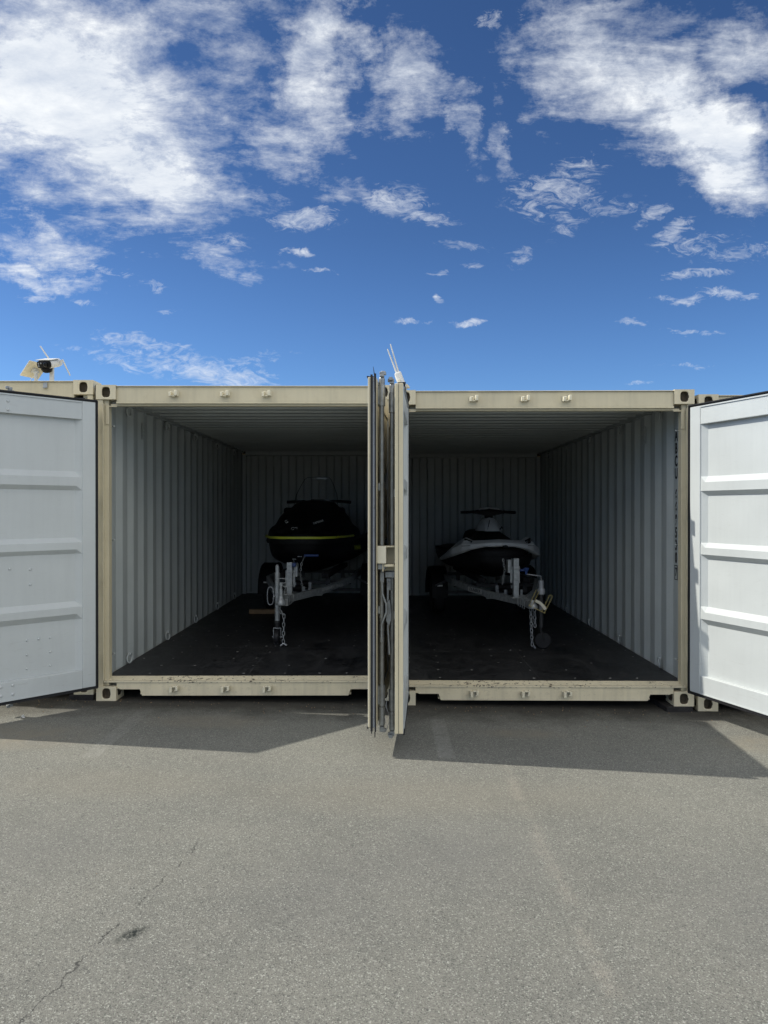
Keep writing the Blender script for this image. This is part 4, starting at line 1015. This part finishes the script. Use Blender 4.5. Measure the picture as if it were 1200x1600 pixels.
    for (y, w_, z) in ((1.55, .13, Z+.78), (1.75, .17, Z+.80), (2.1, .18, Z+.78), (2.3, .19, Z+.84), (2.8, .17, Z+.84), (2.95, .12, Z+.78)):
        rg.append([(-w_*1.2, y, Z+.45), (-w_*1.1, y, z-.08), (-w_*.7, y, z), (w_*.7, y, z), (w_*1.1, y, z-.08), (w_*1.2, y, Z+.45)])
    b.loft(rg); b.build('seat', M['fabric'], T, sub=1)
    # lettering and emblem
    text_part('lettering', 'YAMAHA', .085, M['yellow'], T, (.585, .93, Z+.36), (R(82), R(0), R(70)), xs=.55, shear=.35)
    text_part('lettering', 'YAMAHA', .045, M['white_paint'], T, (.155, .405, Z+.695), (R(58), R(-18), R(14)), xs=.7, shear=.3)
    text_part('lettering', '1.8', .05, M['white_paint'], T, (-.25, .48, Z+.70), (R(60), R(55), R(-30)), xs=.7)
    e = MB(); e.tube([(-.035, 0, -.012), (-.03, 0, .014), (-.006, 0, .016), (-.004, 0, .004)], .0025, 6); e.tube([(.002, 0, .012), (.034, 0, .012), (.034, 0, -.01)], .0025, 6); e.tube([(-.02, 0, -.02), (-.002, 0, -.012)], .0025, 6)
    o = e.build('emblem', M['white_paint'], T); o.location = (-.08, .095, Z+.625); o.rotation_euler = (R(-35), 0, 0)
    # bow eye
    b = MB(); b.tube([(-.02, .06, Z+.30), (-.02, .01, Z+.30), (.02, .01, Z+.30), (.02, .06, Z+.30)], .006, 6); b.build('bow_eye', M['galv'], T)
    return T
ski_black((-1.045 + .06, 7.22 + 1.05, .181), R(-3.4))

def ski_white(loc, rz):
    T = empty('jet_ski', loc, rz); tag(T, 'small jet ski with black hull and white bow band, steering pod and handlebar cover', 'jet ski', 'jet skis on trailers')
    Z = .54; G = M['black_plastic']
    ht = [(0, .20, Z+.20, Z+.26, Z+.33), (.12, .33, Z+.10, Z+.22, Z+.34), (.35, .46, Z+.04, Z+.18, Z+.36), (.8, .56, Z, Z+.16, Z+.38), (1.5, .60, Z, Z+.15, Z+.36), (2.7, .58, Z, Z+.15, Z+.34)]
    b = MB(); b.loft(hull_rings(ht, [0, .05, .12, .22, .35, .55, .8, 1.1, 1.5, 2.0, 2.7])); b.build('hull', G, T, sub=1, sharp=60)
    # black mid deck
    dt = [(0, .18, Z+.33, Z+.40, .08, Z+.42), (.12, .31, Z+.34, Z+.41, .16, Z+.45), (.35, .42, Z+.36, Z+.44, .22, Z+.50), (.65, .46, Z+.38, Z+.46, .20, Z+.60), (.95, .46, Z+.37, Z+.44, .15, Z+.68), (1.15, .50, Z+.36, Z+.40, .13, Z+.60), (1.3, .52, Z+.36, Z+.38, .15, Z+.40), (2.7, .55, Z+.34, Z+.36, .2, Z+.38)]
    b = MB(); b.loft(deck_rings(dt, [.02, .12, .22, .35, .5, .65, .8, .95, 1.05, 1.15, 1.3, 1.8, 2.7])); b.build('deck', G, T, sub=1, sharp=60)
    # white bow band: a moulded crescent wrapping the bow, swept up and back at the sides
    half = [(.60, .98, .20, .05), (.575, .66, .26, .09), (.52, .36, .335, .145), (.42, .20, .40, .175), (.335, .12, .405, .105), (.18, .04, .43, .075)]
    path = [(-x, y, z, h) for x, y, z, h in half] + [(0, .0, .437, .080)] + [(x, y, z, h) for x, y, z, h in half[::-1]]
    b = MB(); rg = []
    for (x, y, z, h) in path:
        d = Vector((x, y-.9, 0)).normalized()*.03
        zz = Z + z + .05
        rg.append([(x, y, zz-h*.5), (x+d.x, y+d.y, zz-h*.35), (x+d.x*.9, y+d.y*.9, zz+h*.15), (x*.93, y+.05, zz+h*.55), (x*.86, y+.11, zz+h*.58), (x*.86, y+.11, zz-h*.4)])
    b.loft(rg, smooth=False, closed=True); wb = b.build('bow_band', M['ski_white'], T, bevel=.006)
    for (ia, ib) in ((3, 4), (8, 9)):
        A_ = [Vector(p) for p in rg[ia]]; B_ = [Vector(p) for p in rg[ib]]
        bl = lambda u_, v_: A_[1].lerp(A_[2], .45).lerp(A_[3], v_).lerp(B_[1].lerp(B_[2], .45).lerp(B_[3], v_), u_)
        n = (bl(1, 0)-bl(0, 0)).cross(bl(0, 1)-bl(0, 0)).normalized(); n = -n if n.y > 0 else n
        q = [bl(*t_) + n*.014 for t_ in ((.0, .10), (1.05, .10), (1.1, .92), (.1, .92))]; q2 = [p - n*.012 for p in q]
        pn = MB(); pn.add(q + q2, [(0,1,2,3), (7,6,5,4), (0,4,5,1), (1,5,6,2), (2,6,7,3), (3,7,4,0)]); pn.build('grip_panel', M['black_plastic'], wb)
        for k in range(5):
            ln = MB(); ln.tube([bl(.12+k*.18, .28) + n*.016, bl(.20+k*.18, .74) + n*.016], .0022, 6); ln.build('panel_line', M['ski_white'], wb)
    nt = MB(); nt.lathe([(.032, 0), (.030, .01), (.001, .012)], 16, 'Y', (.05, -.040, Z+.455))
    for v_ in nt.v: v_.z = Z+.455 + (v_.z - Z - .455)*.5
    nt.build('tow_hook_recess', M['black_plastic'], wb)
    # steering pod
    b = MB(); rg = []
    for (z, w_, y0, y1) in ((Z+.615, .175, .56, .86), (Z+.66, .165, .60, .88), (Z+.715, .125, .68, .90), (Z+.765, .085, .75, .90), (Z+.785, .05, .78, .88)):
        rg.append([(-w_, y1, z), (-w_*.9, (y0+y1)/2, z), (-w_*.5, y0+.02, z), (0, y0, z), (w_*.5, y0+.02, z), (w_*.9, (y0+y1)/2, z), (w_, y1, z)])
    b.loft(rg, closed=True); pod = b.build('steering_pod', M['ski_white'], T, sharp=30, bevel=.004)
    ln = MB(); ln.tube([(-.055, .595, Z+.635), (-.01, .70, Z+.755)], .0045, 6); ln.build('seam_line', M['black_plastic'], pod)
    lg = MB(); lg.tube([(.115, .615, Z+.64), (.13, .65, Z+.67), (.15, .67, Z+.65)], .006, 6); lg.tube([(.10, .60, Z+.64), (.12, .61, Z+.65)], .006, 6); lg.build('emblem', M['black_plastic'], pod)
    b = MB(); b.tube([(0, .82, Z+.72), (0, .86, Z+.84)], [.05, .06], 14); b.build('steering_column', G, T)
    b = MB(); rg = [[(x, .84+dy, Z+.855+dz*k_ ) for dy, dz in ((-.05, -.03), (-.06, .01), (-.02, .035), (.04, .03), (.05, -.02))] for x, k_ in ((-.19, .6), (-.13, 1), (-.06, 1.5), (.06, 1.5), (.13, 1), (.19, .6))]
    b.loft(rg, closed=True); b.build('handlebar_pad', G, T, sharp=40)
    for s in (-1, 1):
        b = MB(); b.tube([(s*.15, .85, Z+.862), (s*.36, .90, Z+.850)], .019, 12); b.lathe([(.026, -.004), (.026, .004)], 12, 'X', (s*.20, .862, Z+.858)); b.build('grip', G, T)
    b = MB(); b.loft([[(x, .80, z), (x, .87, z+.012), (x, .87, z-.004), (x, .79, z-.010)] for x, z in ((-.135, Z+.893), (-.10, Z+.900), (-.03, Z+.905), (0, Z+.912), (.03, Z+.905), (.10, Z+.900), (.135, Z+.893))], closed=True); b.build('handlebar_cover', M['white_plastic'], T)
    b = MB(); rg = []
    for (y, w_, z) in ((1.2, .12, Z+.62), (1.4, .15, Z+.60), (1.9, .16, Z+.62), (2.4, .15, Z+.60)):
        rg.append([(-w_*1.25, y, Z+.36), (-w_*1.1, y, z-.07), (-w_*.7, y, z), (w_*.7, y, z), (w_*1.1, y, z-.07), (w_*1.25, y, Z+.36)])
    b.loft(rg); b.build('seat', M['fabric'], T, sub=1)
    return T
ski_white((1.375, 8.38, .141), R(1.0))

# ------------------------------------------------------------------ loose things
b = MB(); b.box((-.20, -.045, 0), (.20, .045, .055)); b.box((-.195, -.0455, .012), (.19, .0455, .014)); o = b.build('timber_chock', M['wood'], None, bevel=.003); o.location = (-1.60, 9.50, .181); o.rotation_euler = (0, 0, R(2)); tag(o, 'pale timber offcut lying on the black floor behind the jockey wheel', 'timber')
b = MB(); b.add([(-.02, 0, 0), (.0, .008, .012), (.018, .0, .004), (.006, -.012, .010), (-.008, -.01, .022), (.004, .004, .030)], [(0,1,4), (1,2,3), (1,3,4), (1,5,4), (1,2,5)])
o = b.build('paper_scrap', M['white_paint'], None, recalc=False); o.location = (-2.70, 5.30, gz(-2.7)+.002); tag(o, 'small crumpled white paper scrap on the asphalt under the shaded left door', 'litter')
rr = random.Random(11); b = MB()
for k in range(900):
    x = rr.uniform(-3.4, 3.3); y = 5.86 - abs(rr.gauss(0, .16)) if rr.random() < .8 else rr.uniform(3.0, 5.6)
    r_ = rr.uniform(.0015, .006) if y > 5.2 else rr.uniform(.001, .003); a0 = rr.uniform(0, 6)
    top_ = [(x+r_*.6*math.cos(a0+j*2.1)*rr.uniform(.6, 1.1), y+r_*.6*math.sin(a0+j*2.1), gz(x)+r_*.9) for j in range(3)]
    bot = [(x+r_*math.cos(a0+j*2.1), y+r_*math.sin(a0+j*2.1), gz(x)) for j in range(3)]
    b.add(bot+top_, [(3,4,5), (0,1,4,3), (1,2,5,4), (2,0,3,5)], rr.choice((0, 0, 1)))
o = b.build('loose_grit', [M['asphalt'], M['wood']], None, recalc=False); tag(o, 'loose grit and bits of debris scattered at the foot of the containers', 'grit', kind='stuff')
